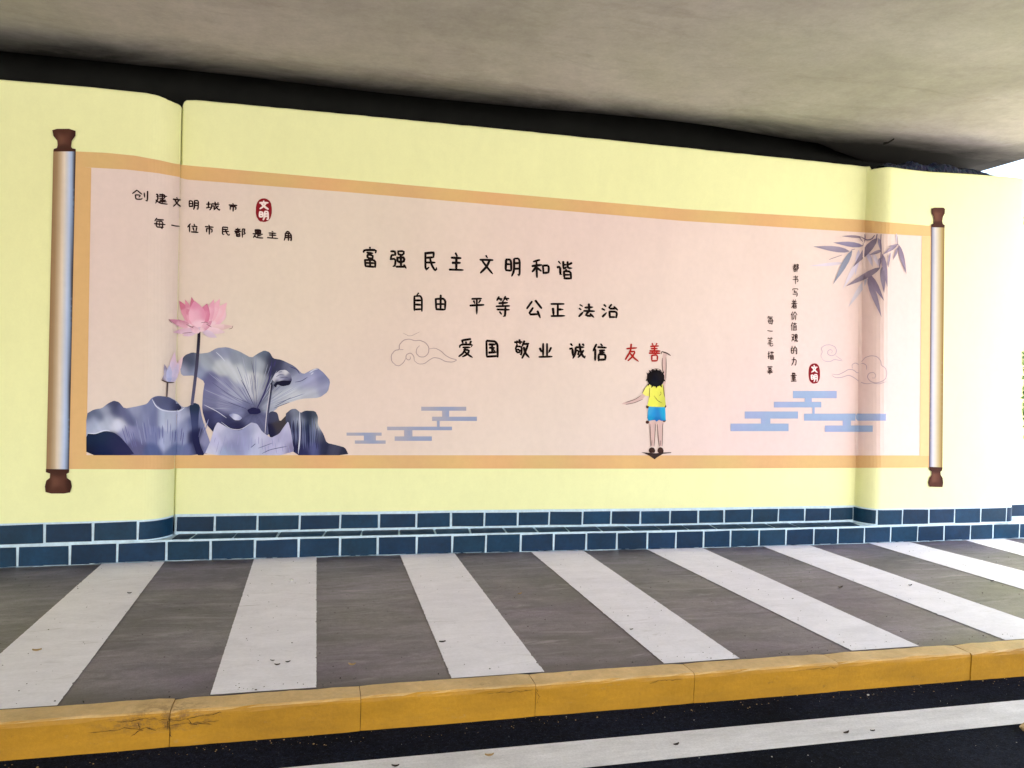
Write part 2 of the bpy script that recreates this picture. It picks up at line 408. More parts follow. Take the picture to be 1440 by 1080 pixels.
# ------------------------------------------------------------------ overpass
deck = tag(empty('overpass', (0, 0, 3.7)), 'stained concrete bridge deck passing over the wall and pavement', 'bridge')
deck.matrix_world = Matrix.Identity(4)
ZS = 3.72
XE, YE0 = 6.56, -7.0
def grid_soffit():
    xs = np.concatenate([np.linspace(-16, 4.2, 50), np.linspace(4.3, XE, 24)])
    prof = [(y, 0) for y in np.linspace(YE0, 6.20, 36)] + [(y, 0) for y in np.linspace(6.25, 6.50, 5)]
    prof += [(6.50 + .10 * math.sin(a), .42 * (1 - math.cos(a))) for a in np.radians(np.linspace(8, 90, 12))]
    edge = lambda x: float(np.interp(x, [-2.3, 1.6, 3.2, 4.6, 5.4, 6.2, 7], [.06, .02, -.06, .10, .50, .95, 1.1]))
    ys = prof
    V = []; F = []
    for yv, dz in prof:
        for xv in xs: V.append((xv, yv + (edge(xv) * min(1, (yv - 5.9) / .6) if yv > 5.9 else 0), ZS + dz + .012 * math.sin(xv * 1.7 + yv) * math.cos(yv * 1.3) + rng.normal(0, .002)))
    n = len(xs)
    for a in range(len(ys) - 1):
        for b in range(n - 1): i = a * n + b; F.append((i, i + n, i + n + 1, i + 1))
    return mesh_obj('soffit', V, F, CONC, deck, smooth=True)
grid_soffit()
box('deck_slab', -16, XE, YE0, 7.9, ZS + .42, ZS + 1.4, GAPSHADE, deck)
box('edge_beam', XE + .002, XE + .3, YE0, 7.9, ZS + .03, ZS + 1.5, CONC, deck)
box('abutment', -16, 6.66, 7.0, 8.2, -.3, ZS + .416, GAPSHADE, deck)

# ------------------------------------------------------------------ ground
ground = tag(box('ground', -400, 400, -400, 400, -.6, -.30, GROUNDM), kind='structure')
road = tag(box('road', -60, 7.6, -2.6, 3.62, -.35, -.15, ASPH), kind='structure')
bounce_gnd = tag(box('sun_bounce_ground', 7.602, 60, -60, 3.62, -.35, -.152, GROUNDM), kind='structure')  # unseen pale ground, added to bounce sunlight under the deck
tag(box('far_pavement', -60, 7.598, -60, -2.602, -.35, -.05, GROUNDM), kind='structure')
pave = tag(box('pavement', -16, 16, 3.69, 7.0, -.2, 0.0, PAVE), kind='structure')
o = mesh_obj('edge_line', [(-16, 3.045, -.146), (7.6, 3.045, -.146), (7.6, 3.275, -.146), (-16, 3.275, -.146)], [(0, 1, 2, 3)], LINE, road)
# slightly ragged painted stripes
def stripe(x0a, x1a, x0b, x1b):
    """x0a,x1a at the kerb, x0b,x1b at the wall foot"""
    ya, yb = 3.695, 6.10 + .0
    n = 40; V = []; F = []
    n = 160
    for k in range(n + 1):
        u = k / n; y = ya + (yb - ya) * u; j = .0007 if random.random() < .93 else .004
        V += [(x0a * (1 - u) + x0b * u + random.gauss(0, j), y, .004), (x1a * (1 - u) + x1b * u + random.gauss(0, j), y, .004)]
    for k in range(n): F.append((2 * k, 2 * k + 1, 2 * k + 3, 2 * k + 2))
    # run on to the wall
    q = len(V); xm = (x0b + x1b) / 2
    V += [(x0b, yfront(xm) - .006, .004), (x1b, yfront(xm) - .006, .004)]; F.append((q - 2, q - 1, q + 1, q))
    return mesh_obj('painted_stripe', V, F, WHITE, pave)
def ext(p, q):   # photo points near wall (p) and near kerb (q) -> x at wall, x at kerb
    a = gx(*p); b = gx(*q); s = (b[0] - a[0]) / (b[1] - a[1])
    return a[0] + s * (6.15 - a[1]), a[0] + s * (3.69 - a[1])
ED = [((147, 790), (5, 916), (232, 790), (75, 1000)), ((357, 787), (295, 980), (445, 785), (445, 968)),
      ((562, 780), (635, 955), (640, 780), (765, 945)), ((747, 777), (935, 935), (822, 776), (1045, 930)),
      ((912, 774), (1204, 919), (990, 772), (1303, 914)), ((1076, 770), (1424, 905), (1141, 768), (1438, 871)),
      ((1224, 765), (1438, 829), (1281, 763), (1438, 803))]
for a, b, c_, d_ in ED:
    l0, k0 = ext(a, b); l1, k1 = ext(c_, d_); stripe(k0, k1, l0, l1)
l1w = ext((1281, 763), (1438, 803))[0]
for k in range(1, 5): stripe(l1w - .42 + 1.07 * k, l1w + .03 + 1.07 * k, l1w - .45 + 1.07 * k, l1w + 1.07 * k)
stripe(-2.78, -2.34, -2.79, -2.33); stripe(-3.9, -3.44, -3.9, -3.44)
# drips of the pale joint paint along the wall foot
V = []; F = []
x = -2.6
while x < 7.5:
    L = random.uniform(.03, .22)
    if random.random() < .75:
        y = yfront(x) - .004; dpt = random.uniform(.008, .045); m = 7; q = len(V)
        for k in range(m):
            u = k / (m - 1); xx = x + L * u
            V += [(xx, y, .0085), (xx, y - dpt * (math.sin(u * math.pi) ** .5) * random.uniform(.5, 1.1) - .0005, .0085)]
        for k in range(m - 1): F.append((q + 2 * k + 1, q + 2 * k + 3, q + 2 * k + 2, q + 2 * k))
    x += L + random.uniform(0, .06)
sp = mesh_obj('paint_drips', V, F, GROUT, pave); sp['kind'] = 'stuff'

# kerb -----------------------------------------------------------
kerb = tag(empty('kerb'), kind='structure')
jx = [-.60 + .828 * k for k in range(-6, 14)]
jx = [(-.57 if abs(j + .60) < .01 else 1.045 if abs(j - 1.056) < .02 else 1.87 if abs(j - 1.884) < .02 else 2.70 if abs(j - 2.712) < .02 else j) for j in jx]
def kerb_stone(xa, xb):
    y0, y1 = 3.548 + random.uniform(-.003, .003), 3.688
    dz = random.uniform(-.002, .003); r = .012
    xs = np.linspace(xa, xb, 14); V = []; F = []
    prof = [(y0 + .004, -.30), (y0 + .003, -.10), (y0, -.02), (y0 + .001, -r), (y0 + r * .3, -r * .3), (y0 + r, 0.004), (y0 + .07, .005), (y1 - .006, .004), (y1, -.003), (y1, -.3)]
    for k, x in enumerate(xs):
        e = 1 if k in (0, len(xs) - 1) else 0
        for (y, z) in prof:
            V.append((x, y + random.gauss(0, .0009) + (.004 * e if y < y0 + r * 1.01 else 0), z + dz + random.gauss(0, .0009) - (.004 * e if z > -.02 else 0)))
    n = len(prof)
    for k in range(len(xs) - 1):
        for j in range(n):
            a = k * n + j; b = k * n + (j + 1) % n; F.append((a, a + n, b + n, b))
    F.append(tuple(range(n))); F.append(tuple(reversed(range((len(xs) - 1) * n, len(xs) * n))))
    return mesh_obj('kerb_stone', V, F, KERB, kerb)
stones = [kerb_stone(a + .0014, b - .0014) for a, b in zip(jx[:-1], jx[1:])]
box('joint_filling', jx[0], jx[-1], 3.568, 3.684, -.3, -.006, DIRT, kerb)

# cracks: thin dirt-filled ribbons following the kerb section
def crack(pts, wd=.004):
    """pts = (x, s) with s: 0..1 across the top from front to back, negative = metres down the face"""
    V = []; F = []
    Q = []
    for (x0, s0), (x1, s1) in zip(pts[:-1], pts[1:]):
        for u in np.linspace(0, 1, 7)[:-1]: Q.append((x0 + (x1 - x0) * u + random.gauss(0, .005), s0 + (s1 - s0) * u + random.gauss(0, .0028)))
    Q.append(pts[-1])
    for k, (x, s) in enumerate(Q):
        a = Q[max(k - 1, 0)]; b = Q[min(k + 1, len(Q) - 1)]
        dx, ds = b[0] - a[0], (b[1] - a[1]); L = math.hypot(dx, ds) or 1
        hw = wd * .55 * random.uniform(.2, 1.0) * (.2 if k in (0, len(Q) - 1) else 1)
        for sg in (-1, 1):
            xx, ss = x - sg * ds / L * hw, s + sg * dx / L * hw
            V.append((xx, 3.5425, ss - .004) if ss < 0 else (xx, 3.558 + min(ss, .12), .0125))
    for k in range(len(Q) - 1): F.append((2 * k, 2 * k + 2, 2 * k + 3, 2 * k + 1))
    return mesh_obj('crack', V, F, DIRT, kerb)
for pts, wd in [([(-.78, -.02), (-.66, -.015), (-.57, -.03), (-.45, -.02), (-.36, -.015)], .003),
                ([(-.88, -.055), (-.74, -.05), (-.62, -.06), (-.55, -.045), (-.45, -.05), (-.37, -.045)], .0028),
                ([(-.57, -.014), (-.575, -.06), (-.56, -.10)], .004),
                ([(.80, -.016), (.92, -.014), (1.03, -.013)], .003), ([(1.045, -.014), (1.06, -.05), (1.05, -.08)], .003),
                ([(1.62, -.018), (1.70, -.014), (1.80, -.014)], .003), ([(2.45, -.014), (2.6, -.013), (2.68, -.013)], .0025),
                ([(-.70, -.03), (-.68, -.06), (-.72, -.085)], .0035), ([(-.50, -.025), (-.48, -.05), (-.40, -.06)], .0035)]:
    crack(pts, wd)
# ------------------------------------------------------------------ art printed on the wall
KA = 0.92       # print albedo for a colour as it is seen on the evenly lit wall
def pc(c, k=KA): return (lin(c[0]) * k, lin(c[1]) * k, lin(c[2]) * k * 1.06, 1.0)
def inpoly(px, py, poly):
    poly = np.asarray(poly, float); x0, y0 = poly[:, 0], poly[:, 1]; x1, y1 = np.roll(x0, -1), np.roll(y0, -1)
    c = np.zeros(len(px), bool)
    for a, b, c1, d in zip(x0, y0, x1, y1):
        if b == d: continue
        m = ((b > py) != (d > py)) & (px < (c1 - a) * (py - b) / (d - b) + a); c ^= m
    return c
def smooth_poly(p, it=2):
    p = np.asarray(p, float)
    for _ in range(it):
        q = np.roll(p, -1, 0); p = np.stack([p * .84 + q * .16, p * .16 + q * .84], 1).reshape(-1, 2)
    return p
def idw(pts, samples, pw=3.0):
    sx = np.array([[s[0], s[1]] for s in samples], float); sc = np.array([pc(s[2]) for s in samples])
    d = np.sqrt(((pts[:, None, :] - sx[None]) ** 2).sum(2)) + .6
    dd = np.sqrt(((sx[:, None] - sx[None]) ** 2).sum(2)) + np.eye(len(sx)) * 1e9
    sg = max(1.0, .62 * float(np.median(dd.min(1))))
    wt = np.exp(-(d / sg) ** 2) + 1e-5 * d ** -2; wt /= wt.sum(1)[:, None]; return wt @ sc
MUR = tag(empty('scroll_mural', (0, 6.3, 0)), 'wide painted hanging scroll on the yellow wall with lotus, slogans, writing boy and bamboo', 'mural')
MUR.matrix_world = Matrix.Identity(4)
def tone(c):
    g_ = (c[0] + c[1] + c[2]) / 3; c = [v * .62 + g_ * .38 for v in c]
    return tuple(max(0, min(255, 128 + (v - 128) * 1.12)) for v in c)
def shape(name, poly, samples, off, parent=None, step=3.0, sm=0, label=None, pw=3.0, streak=None):
    """flat printed shape; poly and samples in photo pixels, laid on the wall surface off metres proud"""
    if name in ('lotus_leaf', 'leaf_bowl', 'leaf_fold', 'leaf_shade'): samples = [(a[0], a[1], tone(a[2])) for a in samples]
    poly = smooth_poly(poly, sm) if sm else np.asarray(poly, float)
    bp = []
    for a, b in zip(poly, np.roll(poly, -1, 0)):
        n = max(1, int(np.hypot(*(b - a)) / (step * 1.6)))
        for k in range(n): bp.append(a + (b - a) * k / n)
    bp = np.array(bp); nb = len(bp)
    lo, hi = bp.min(0), bp.max(0)
    gxx, gyy = np.meshgrid(np.arange(lo[0] + step / 2, hi[0], step), np.arange(lo[1] + step / 2, hi[1], step))
    gp = np.stack([gxx.ravel(), gyy.ravel()], 1)
    if len(gp):
        gp = gp[inpoly(gp[:, 0], gp[:, 1], bp)]
        if len(gp):
            d = np.sqrt(((gp[:, None] - bp[None]) ** 2).sum(2)).min(1); gp = gp[d > step * .45]
    al = np.vstack([bp, gp]) if len(gp) else bp
    r = delaunay_2d_cdt([Vector(p) for p in al], [(i, (i + 1) % nb) for i in range(nb)], [], 1, 1e-5)
    v2 = np.array([(v[0], v[1]) for v in r[0]]); fs = r[2]
    if callable(samples): cols = samples(v2)
    elif len(samples) == 3 and not hasattr(samples[0], '__len__'): cols = np.tile(pc(samples), (len(v2), 1))
    else: cols = idw(v2, samples, pw)
    if streak:
        (sx_, sy_), amp, fr = streak; an = np.arctan2(v2[:, 1] - sy_, v2[:, 0] - sx_)
        m = (np.sin(an * fr) + .7 * np.sin(an * fr * 2.3 + 1) + .5 * np.sin(an * fr * 4.1 + 2) + .4 * np.sin(an * fr * 7.3 + v2[:, 1] * .02)) / 2.6
        cols = np.array(cols); cols[:, :3] *= (1 + amp * m)[:, None]
    w3 = hit(v2[:, 0], v2[:, 1], off)
    F = []
    for f in fs:
        a, b, c = (v2[i] for i in f[:3])
        cr = (b[0] - a[0]) * (c[1] - a[1]) - (b[1] - a[1]) * (c[0] - a[0])
        F.append(tuple(f) if cr < 0 else tuple(reversed(f)))
    o = mesh_obj(name, w3, F, PRINT, parent or MUR, cols)
    if label: o['label'] = label
    return o
def ribbon(pts, wd, taper=(.55, .45), sub=2, closed=False):
    p = np.asarray(pts, float)
    if sub and len(p) > 2:
        for _ in range(sub):
            q = [p[0]]
            for a, b in zip(p[:-1], p[1:]): q += [a * .8 + b * .2, a * .2 + b * .8]
            q.append(p[-1]); p = np.array(q)
    seg = np.hypot(*(p[1:] - p[:-1]).T); L = seg.sum()
    n = max(2, int(L / max(wd * .8, .8)) + 1)
    s = np.concatenate([[0], np.cumsum(seg)]); ss = np.linspace(0, L, n)
    q = np.stack([np.interp(ss, s, p[:, 0]), np.interp(ss, s, p[:, 1])], 1)
    d = np.gradient(q, axis=0); d /= (np.hypot(*d.T)[:, None] + 1e-9); nn = np.stack([-d[:, 1], d[:, 0]], 1)
    u = ss / max(L, 1e-6)
    wv = wd / 2 * (1 - (1 - taper[0]) * np.clip(1 - u * 4, 0, 1) ** 2 - (1 - taper[1]) * np.clip(u * 4 - 3, 0, 1) ** 2)
    A = q + nn * wv[:, None]; B = q - nn * wv[:, None]
    A = np.vstack([q[0] - d[0] * wd * .28, A, q[-1] + d[-1] * wd * .28]); B = np.vstack([A[0], B, A[-1]])
    return A, B
def strokes(name, lst, col, off, parent=None, label=None, doff=.0001):
    """lst = [(points, width, taper)] -> one mesh; every stroke a hair above the one before"""
    V = []; F = []
    for k, (pts, wd, tp, sub) in enumerate(lst):
        A, B = ribbon(pts, wd, tp, sub); o_ = off + (k % 12) * doff
        base = len(V); al = np.vstack([A, B]); w3 = hit(al[:, 0], al[:, 1], o_)
        V += [tuple(v) for v in w3]; n = len(A)
        for i in range(n - 1):
            if i == 0: F.append((base, base + 1, base + n + 1))
            elif i == n - 2: F.append((base + i, base + i + 1, base + n + i))
            else: F.append((base + i, base + i + 1, base + n + i + 1, base + n + i))
    cols = np.tile(pc(col), (len(V), 1))
    o = mesh_obj(name, V, F, PRINT, parent or MUR, cols)
    if label: o['label'] = label
    return o
c2 = lambda x, y: (60 + x / 3, 380 + y / 3)
c5 = lambda x, y: (250 + x / 5.4, 460 + y / 5.4)
def T(f, L): return [f(*p[:2]) + tuple(p[2:]) for p in L]

# --- paper and frame, in column strips split at the step of the wall
def _proj(x, y, z):
    c = R3.T @ np.array([x, y, z - CAMH]); return 720 + FPX * c[0] / -c[2], 540 - FPX * c[1] / -c[2]
_fa, _fb = _proj(XM0, P[JL - 1][1], 3.4), _proj(XM0, P[JL - 1][1], .3)
FOLD = lambda y: _fa[0] + (_fb[0] - _fa[0]) * (y - _fa[1]) / (_fb[1] - _fa[1])
def strip(name, xa, xb, yt, yb, colf, off, rows=2, parent=None, label=None, left_fold=False, right_fold=False):
    xs = np.linspace(xa, xb, max(2, int((xb - xa) / 5) + 1)); V2 = []
    for i, x in enumerate(xs):
        for r in range(rows + 1):
            y = yt(x) + (yb(x) - yt(x)) * r / rows
            xx = x
            if left_fold and i == 0: xx = FOLD(y) + .15
            if right_fold and i == len(xs) - 1: xx = FOLD(y) - .1
            if left_fold and i > 0: xx = max(x, FOLD(y) + .15 + .01 * i)
            if right_fold and i < len(xs) - 1: xx = min(x, FOLD(y) - .01 * (len(xs) - i))
            V2.append((xx, y))
    V2 = np.array(V2); w3 = hit(V2[:, 0], V2[:, 1], off, JL + 5 if left_fold else 0); F = []; n = rows + 1
    for i in range(len(xs) - 1):
        for r in range(rows): a = i * n + r; F.append((a, a + 1, a + n + 1, a + n))
    cols = np.array([pc(colf(p)) if callable(colf) else pc(colf) for p in V2])
    o = mesh_obj(name, w3, F, PRINT, parent or MUR, cols)
    if label: o['label'] = label
    return o
def lerp(pts):
    X = [p[0] for p in pts]; Y = [p[1] for p in pts]; return lambda x: float(np.interp(x, X, Y))
ot = lerp([(96, 212.5), (150, 215), (190, 219), (225, 225.5), (247, 230.5), (258, 231.5), (262, 232.5), (480, 252), (700, 271.5), (960, 294), (1217, 309.5), (1240, 312), (1318, 318.5)])
it = lerp([(96, 233), (128, 235.7), (180, 238.6), (222, 243.5), (250, 248.5), (258, 250), (262, 252.5), (480, 269.5), (700, 288.5), (960, 310.7), (1217, 327), (1240, 328.5), (1318, 333)])
ib = lerp([(96, 640), (1318, 640.5)]); ob = lerp([(96, 659.5), (240, 660), (247, 658.5), (900, 659), (1318, 657.5)])
PINK = lambda p: (230 - 3 * math.sin(p[0] * .004), 210 + 2 * math.sin(p[0] * .01 + p[1] * .01), 198 + 3 * math.cos(p[0] * .006))
ORN = lambda p: (222 + 3 * math.sin(p[0] * .03), 181 + 3 * math.sin(p[0] * .05 + 1), 124)
lx_ = lambda y: 128.3 - (y - 236) * .0165
rx_ = lambda y: 1296.3 - (y - 332) * .0105
strip('paper', 118, 258, it, ib, PINK, .003, 10, label='part of the pink paper on the projecting left wall end', right_fold=True)
strip('paper', 258, 1217, it, ib, PINK, .003, 10, left_fold=True)
strip('paper', 1217, 1300, it, ib, PINK, .003, 10, label='part of the pink paper beside the right pier')
strip('frame_border', 98, 258, ot, it, ORN, .0045, 2, right_fold=True)
strip('frame_border', 258, 1316, ot, it, ORN, .0045, 2, left_fold=True)
strip('frame_border', 96, 258, ib, ob, ORN, .0045, 2, right_fold=True)
strip('frame_border', 246, 1314, ib, ob, ORN, .0045, 2, left_fold=True)
shape('frame_border', [(103, 233.2), (128.3, 236), (121.6, 640.2), (96, 640.2)], (222, 181, 124), .0052, step=12)
shape('frame_border', [(1296.3, 332), (1316, 333), (1313, 640.3), (1293.2, 640.3)], (232, 194, 140), .0052, step=12)

# --- rollers with their turned knobs
def hgrad(x0, x1, y0, y1, x2, x3, stops):
    def f(v):
        u = (v[:, 1] - y0) / (y1 - y0); a = x0 + (x2 - x0) * u; b = x1 + (x3 - x1) * u
        s = np.clip((v[:, 0] - a) / (b - a), 0, 1)
        X = [q[0] for q in stops]; Cc = np.array([pc(q[1]) for q in stops])
        return np.stack([np.interp(s, X, Cc[:, k]) for k in range(4)], 1)
    return f
r = shape('scroll_roller', [(75, 211), (106.5, 212), (97, 661.5), (65, 661)],
      hgrad(75, 106.5, 211, 661, 65, 97, [(0, (150, 118, 82)), (.18, (160, 132, 98)), (.36, (196, 174, 142)), (.5, (228, 214, 194)), (.62, (208, 206, 208)), (.75, (190, 205, 232)), (.87, (150, 172, 208)), (.93, (86, 84, 96)), (1, (60, 50, 48))]), .007, step=3.4, label='left scroll roller with a blue white shine')
KN = [(-.5, .02, (88, 44, 32)), (0, .0, (120, 66, 50)), (.5, 0, (74, 36, 28))]
def knob(pts, cx, cy, wdt, par, flip=1):
    s = [(cx - wdt * .45, cy, (72, 42, 32)), (cx - wdt * .12, cy, (112, 74, 58)), (cx + wdt * .15, cy, (94, 58, 46)), (cx + wdt * .45, cy, (58, 33, 27)),
         (cx, cy - 11 * flip, (80, 48, 38)), (cx, cy + 13 * flip, (70, 42, 34))]
    return shape('roller_knob', pts, s, .0082, par, step=2.4)
knob([(73.5, 183), (80, 181.2), (97, 181), (106.3, 184), (106, 191), (101, 198), (100, 206), (101.5, 208.5), (106.5, 209.5), (106.5, 213), (75.5, 213), (75.5, 209.5), (80, 208), (81, 204), (80.5, 198), (75, 191)], 90, 196, 30, r)
knob([(64.5, 659.5), (97.5, 660), (97, 664.5), (93.5, 666.5), (94, 672), (99.5, 676), (101, 684), (98.5, 692.5), (90, 694), (72, 694), (64, 692), (63, 684), (65, 676), (70, 672), (70.5, 666), (64.5, 664)], 82, 678, 33, r, -1)
r = shape('scroll_roller', [(1309.5, 318), (1328.3, 319), (1325.3, 658), (1306.5, 657.5)],
      hgrad(1309.5, 1328.3, 318, 658, 1306.5, 1325.3, [(0, (96, 78, 70)), (.08, (120, 120, 136)), (.22, (196, 196, 208)), (.4, (206, 198, 182)), (.6, (190, 176, 140)), (.8, (172, 148, 96)), (.93, (140, 110, 58)), (1, (128, 104, 66))]), .007, step=3.4, label='right scroll roller with a cream shine')
knob([(1310, 293.5), (1314, 292), (1327, 292), (1329, 294), (1328.6, 300), (1326, 305), (1325, 311), (1326, 315), (1328.6, 316.5), (1328.5, 320), (1309.5, 319.5), (1309.6, 316), (1312.6, 314.5), (1313.6, 310), (1312.5, 304), (1310, 300)], 1319.5, 304, 20, r)
knob([(1306.5, 656.5), (1325.5, 657.3), (1325, 661.5), (1322.5, 663.5), (1323, 668), (1325.6, 672), (1326.5, 679), (1325.5, 685), (1307, 684.5), (1305.4, 679), (1307, 672), (1310, 668), (1310.3, 663), (1307, 661)], 1316, 672, 20, r, -1)

# --- lotus leaves
DK = (44, 46, 92); NV = (58, 62, 118); MB = (110, 120, 172); LB = (168, 176, 208); LL = (186, 186, 222); GY = (176, 184, 200)
LEAF_A = T(c2, [(578, 392), (600, 358), (660, 352), (735, 328), (778, 324), (830, 342), (880, 370), (935, 338), (972, 372), (1062, 404), (1098, 440), (1160, 412), (1214, 466), (1204, 512), (1168, 538), (1090, 542), (1000, 572), (962, 640), (860, 705), (735, 700), (690, 650), (672, 590), (684, 470), (640, 444), (585, 446)])
shape('lotus_leaf', T(c2, [(578, 392), (600, 358), (632, 346), (660, 352), (700, 348), (735, 328), (778, 324), (830, 342), (880, 370), (910, 350), (935, 338), (958, 346), (972, 372), (1008, 378), (1062, 404), (1098, 440), (1135, 420), (1160, 412), (1185, 432), (1214, 466), (1204, 512), (1168, 538), (1090, 542), (1000, 572), (975, 592), (962, 640), (956, 700), (860, 705), (790, 690), (735, 700), (690, 650), (672, 590), (676, 520), (684, 470), (640, 444), (585, 446)]),
      T(c2, [(600, 375, (78, 84, 116)), (590, 420, (150, 156, 190)), (625, 400, (70, 84, 118)), (650, 430, (132, 146, 190)), (690, 380, (150, 162, 184)), (735, 345, (132, 140, 178)), (760, 400, (184, 192, 204)), (770, 350, (128, 138, 176)), (820, 365, (130, 142, 168)), (830, 430, (182, 190, 202)), (870, 400, (136, 148, 170)), (880, 460, (196, 200, 208)), (900, 520, (186, 190, 204)), (915, 400, (158, 170, 190)), (935, 350, (96, 112, 140)), (925, 470, (176, 184, 196)), (960, 375, (44, 48, 88)), (962, 420, (34, 36, 78)), (950, 480, (58, 62, 100)), (930, 540, (86, 92, 136)), (985, 385, (58, 62, 100)), (982, 420, (64, 68, 110)), (1040, 410, (104, 110, 150)), (1010, 480, (150, 160, 186)), (990, 540, (176, 184, 200)), (960, 560, (160, 170, 196)), (1070, 470, (150, 158, 192)), (1090, 450, (132, 140, 186)), (1130, 470, (148, 152, 200)), (1180, 450, (118, 124, 176)), (1190, 500, (140, 146, 188)), (1130, 525, (172, 178, 198)), (1050, 530, (184, 192, 206)), (705, 470, (96, 98, 156)), (720, 510, (112, 114, 168)), (700, 560, (116, 118, 172)), (760, 490, (132, 136, 186)), (770, 560, (138, 142, 190)), (830, 520, (150, 156, 196)), (820, 590, (118, 124, 178)), (870, 570, (110, 116, 168)), (700, 610, (52, 54, 112)), (740, 625, (72, 76, 136)), (780, 640, (48, 50, 106)), (880, 640, (92, 98, 150)), (930, 640, (92, 96, 148)), (880, 595, (60, 62, 110)), (690, 650, (46, 48, 104)), (720, 680, (40, 42, 96)), (840, 668, (40, 40, 92))]),
      .0060, step=1.7, sm=1, streak=(c2(895, 596), .18, 9), label='large upright lotus leaf with wavy grey blue blade')
shape('leaf_heart', T(c2, [(862, 590), (885, 578), (915, 584), (922, 600), (905, 608), (872, 607)]), (34, 34, 74), .0066, step=3, sm=1)
shape('lotus_leaf', T(c2, [(184, 606), (215, 588), (250, 582), (275, 562), (300, 550), (322, 556), (345, 584), (400, 574), (440, 564), (458, 540), (480, 530), (530, 533), (560, 548), (590, 578), (612, 576), (640, 558), (662, 568), (672, 620), (690, 680), (705, 720), (712, 780.5), (184, 780.5)]),
      T(c2, [(200, 610, (86, 100, 140)), (215, 640, (150, 164, 204)), (250, 665, (170, 182, 216)), (240, 610, (92, 106, 150)), (290, 565, (66, 72, 116)), (300, 600, (58, 66, 116)), (262, 590, (150, 160, 196)), (280, 625, (162, 172, 206)), (330, 600, (92, 98, 150)), (320, 650, (190, 196, 222)), (350, 690, (128, 132, 190)), (360, 620, (88, 96, 150)), (390, 590, (140, 150, 198)), (430, 620, (122, 132, 184)), (440, 590, (112, 122, 176)), (470, 620, (100, 108, 166)), (420, 700, (118, 124, 184)), (400, 740, (92, 92, 150)), (470, 700, (112, 122, 184)), (460, 760, (80, 96, 162)), (510, 620, (166, 178, 212)), (540, 640, (186, 194, 224)), (520, 720, (160, 170, 216)), (575, 620, (184, 190, 224)), (580, 700, (140, 152, 204)), (600, 600, (152, 162, 204)), (600, 650, (136, 148, 200)), (560, 765, (100, 118, 180)), (630, 580, (62, 76, 124)), (625, 640, (70, 82, 142)), (640, 700, (38, 42, 98)), (650, 760, (34, 38, 92)), (668, 620, (110, 120, 176)), (690, 720, (132, 136, 192)), (700, 770, (116, 122, 186)), (620, 770, (96, 108, 172)), (230, 770, (24, 34, 84)), (330, 770, (40, 40, 100)), (300, 720, (40, 46, 104))]),
      .0070, step=1.7, sm=1, streak=(c2(520, 1150), .13, 22), label='low lotus leaf at the left with pale folds')
shape('leaf_shade', T(c2, [(184, 690), (225, 690), (265, 678), (300, 684), (330, 705), (360, 740), (390, 780.5), (184, 780.5)]),
      T(c2, [(200, 710, (20, 44, 86)), (260, 700, (26, 52, 92)), (300, 720, (40, 44, 98)), (250, 760, (16, 36, 92)), (350, 765, (44, 44, 102)), (190, 775, (24, 28, 60))]), .0078, step=2.6, sm=1)
shape('leaf_bowl', T(c2, [(462, 538), (490, 530), (530, 534), (562, 552), (588, 580), (575, 592), (535, 594), (500, 585), (478, 565)]),
      T(c2, [(480, 540, (86, 92, 138)), (520, 550, (84, 92, 142)), (560, 575, (64, 70, 120)), (530, 585, (92, 100, 152)), (580, 585, (40, 42, 84))]), .0078, step=2.4, sm=1)
strokes('leaf_rim', [(T(c2, [(462, 545), (478, 575), (505, 592), (545, 596), (580, 594), (598, 580)]), 1.4, (.3, .5), 2), (T(c2, [(190, 688), (225, 690), (255, 676), (282, 676)]), 1.1, (.4, .3), 2)], (222, 226, 240), .0084)
shape('leaf_fold', T(c2, [(618, 572), (640, 560), (662, 572), (658, 620), (655, 680), (665, 740), (684, 780.5), (650, 780.5), (632, 720), (628, 650)]),
      T(c2, [(640, 575, (38, 60, 92)), (640, 620, (48, 60, 116)), (645, 700, (34, 38, 96)), (665, 770, (34, 36, 92)), (632, 640, (66, 78, 138))]), .0078, step=2.4, sm=1)
shape('lotus_leaf', T(c2, [(1022, 608), (1048, 586), (1068, 584), (1088, 602), (1108, 592), (1150, 594), (1162, 618), (1160, 650), (1184, 690), (1198, 728), (1240, 738), (1276, 748), (1292, 780.5), (1040, 780.5)]),
      T(c2, [(1035, 615, (70, 76, 112)), (1065, 600, (110, 118, 146)), (1080, 640, (140, 152, 182)), (1055, 660, (42, 46, 92)), (1060, 740, (34, 34, 84)), (1085, 700, (92, 100, 150)), (1110, 610, (46, 58, 92)), (1115, 660, (42, 62, 104)), (1130, 700, (36, 44, 104)), (1145, 640, (38, 60, 92)), (1155, 600, (70, 80, 102)), (1152, 690, (112, 124, 168)), (1138, 750, (78, 84, 150)), (1100, 765, (46, 48, 110)), (1175, 700, (60, 62, 92)), (1190, 750, (46, 50, 92)), (1230, 755, (70, 72, 104)), (1270, 765, (50, 52, 82)), (1162, 650, (180, 186, 196))]),
      .0074, step=1.6, sm=1, streak=(c2(1090, 1150), .20, 30), label='dark drooping lotus leaf at the right of the cluster')
shape('leaf_shade', T(c2, [(945, 612), (965, 594), (990, 600), (1000, 640), (1030, 610), (1042, 640), (1030, 690), (990, 712), (955, 705)]),
      T(c2, [(955, 610, (62, 66, 108)), (960, 680, (34, 34, 80)), (1000, 660, (72, 64, 74)), (1025, 630, (74, 66, 70)), (985, 610, (70, 74, 112)), (1010, 690, (60, 58, 88))]), .0070, step=2.2, sm=1)
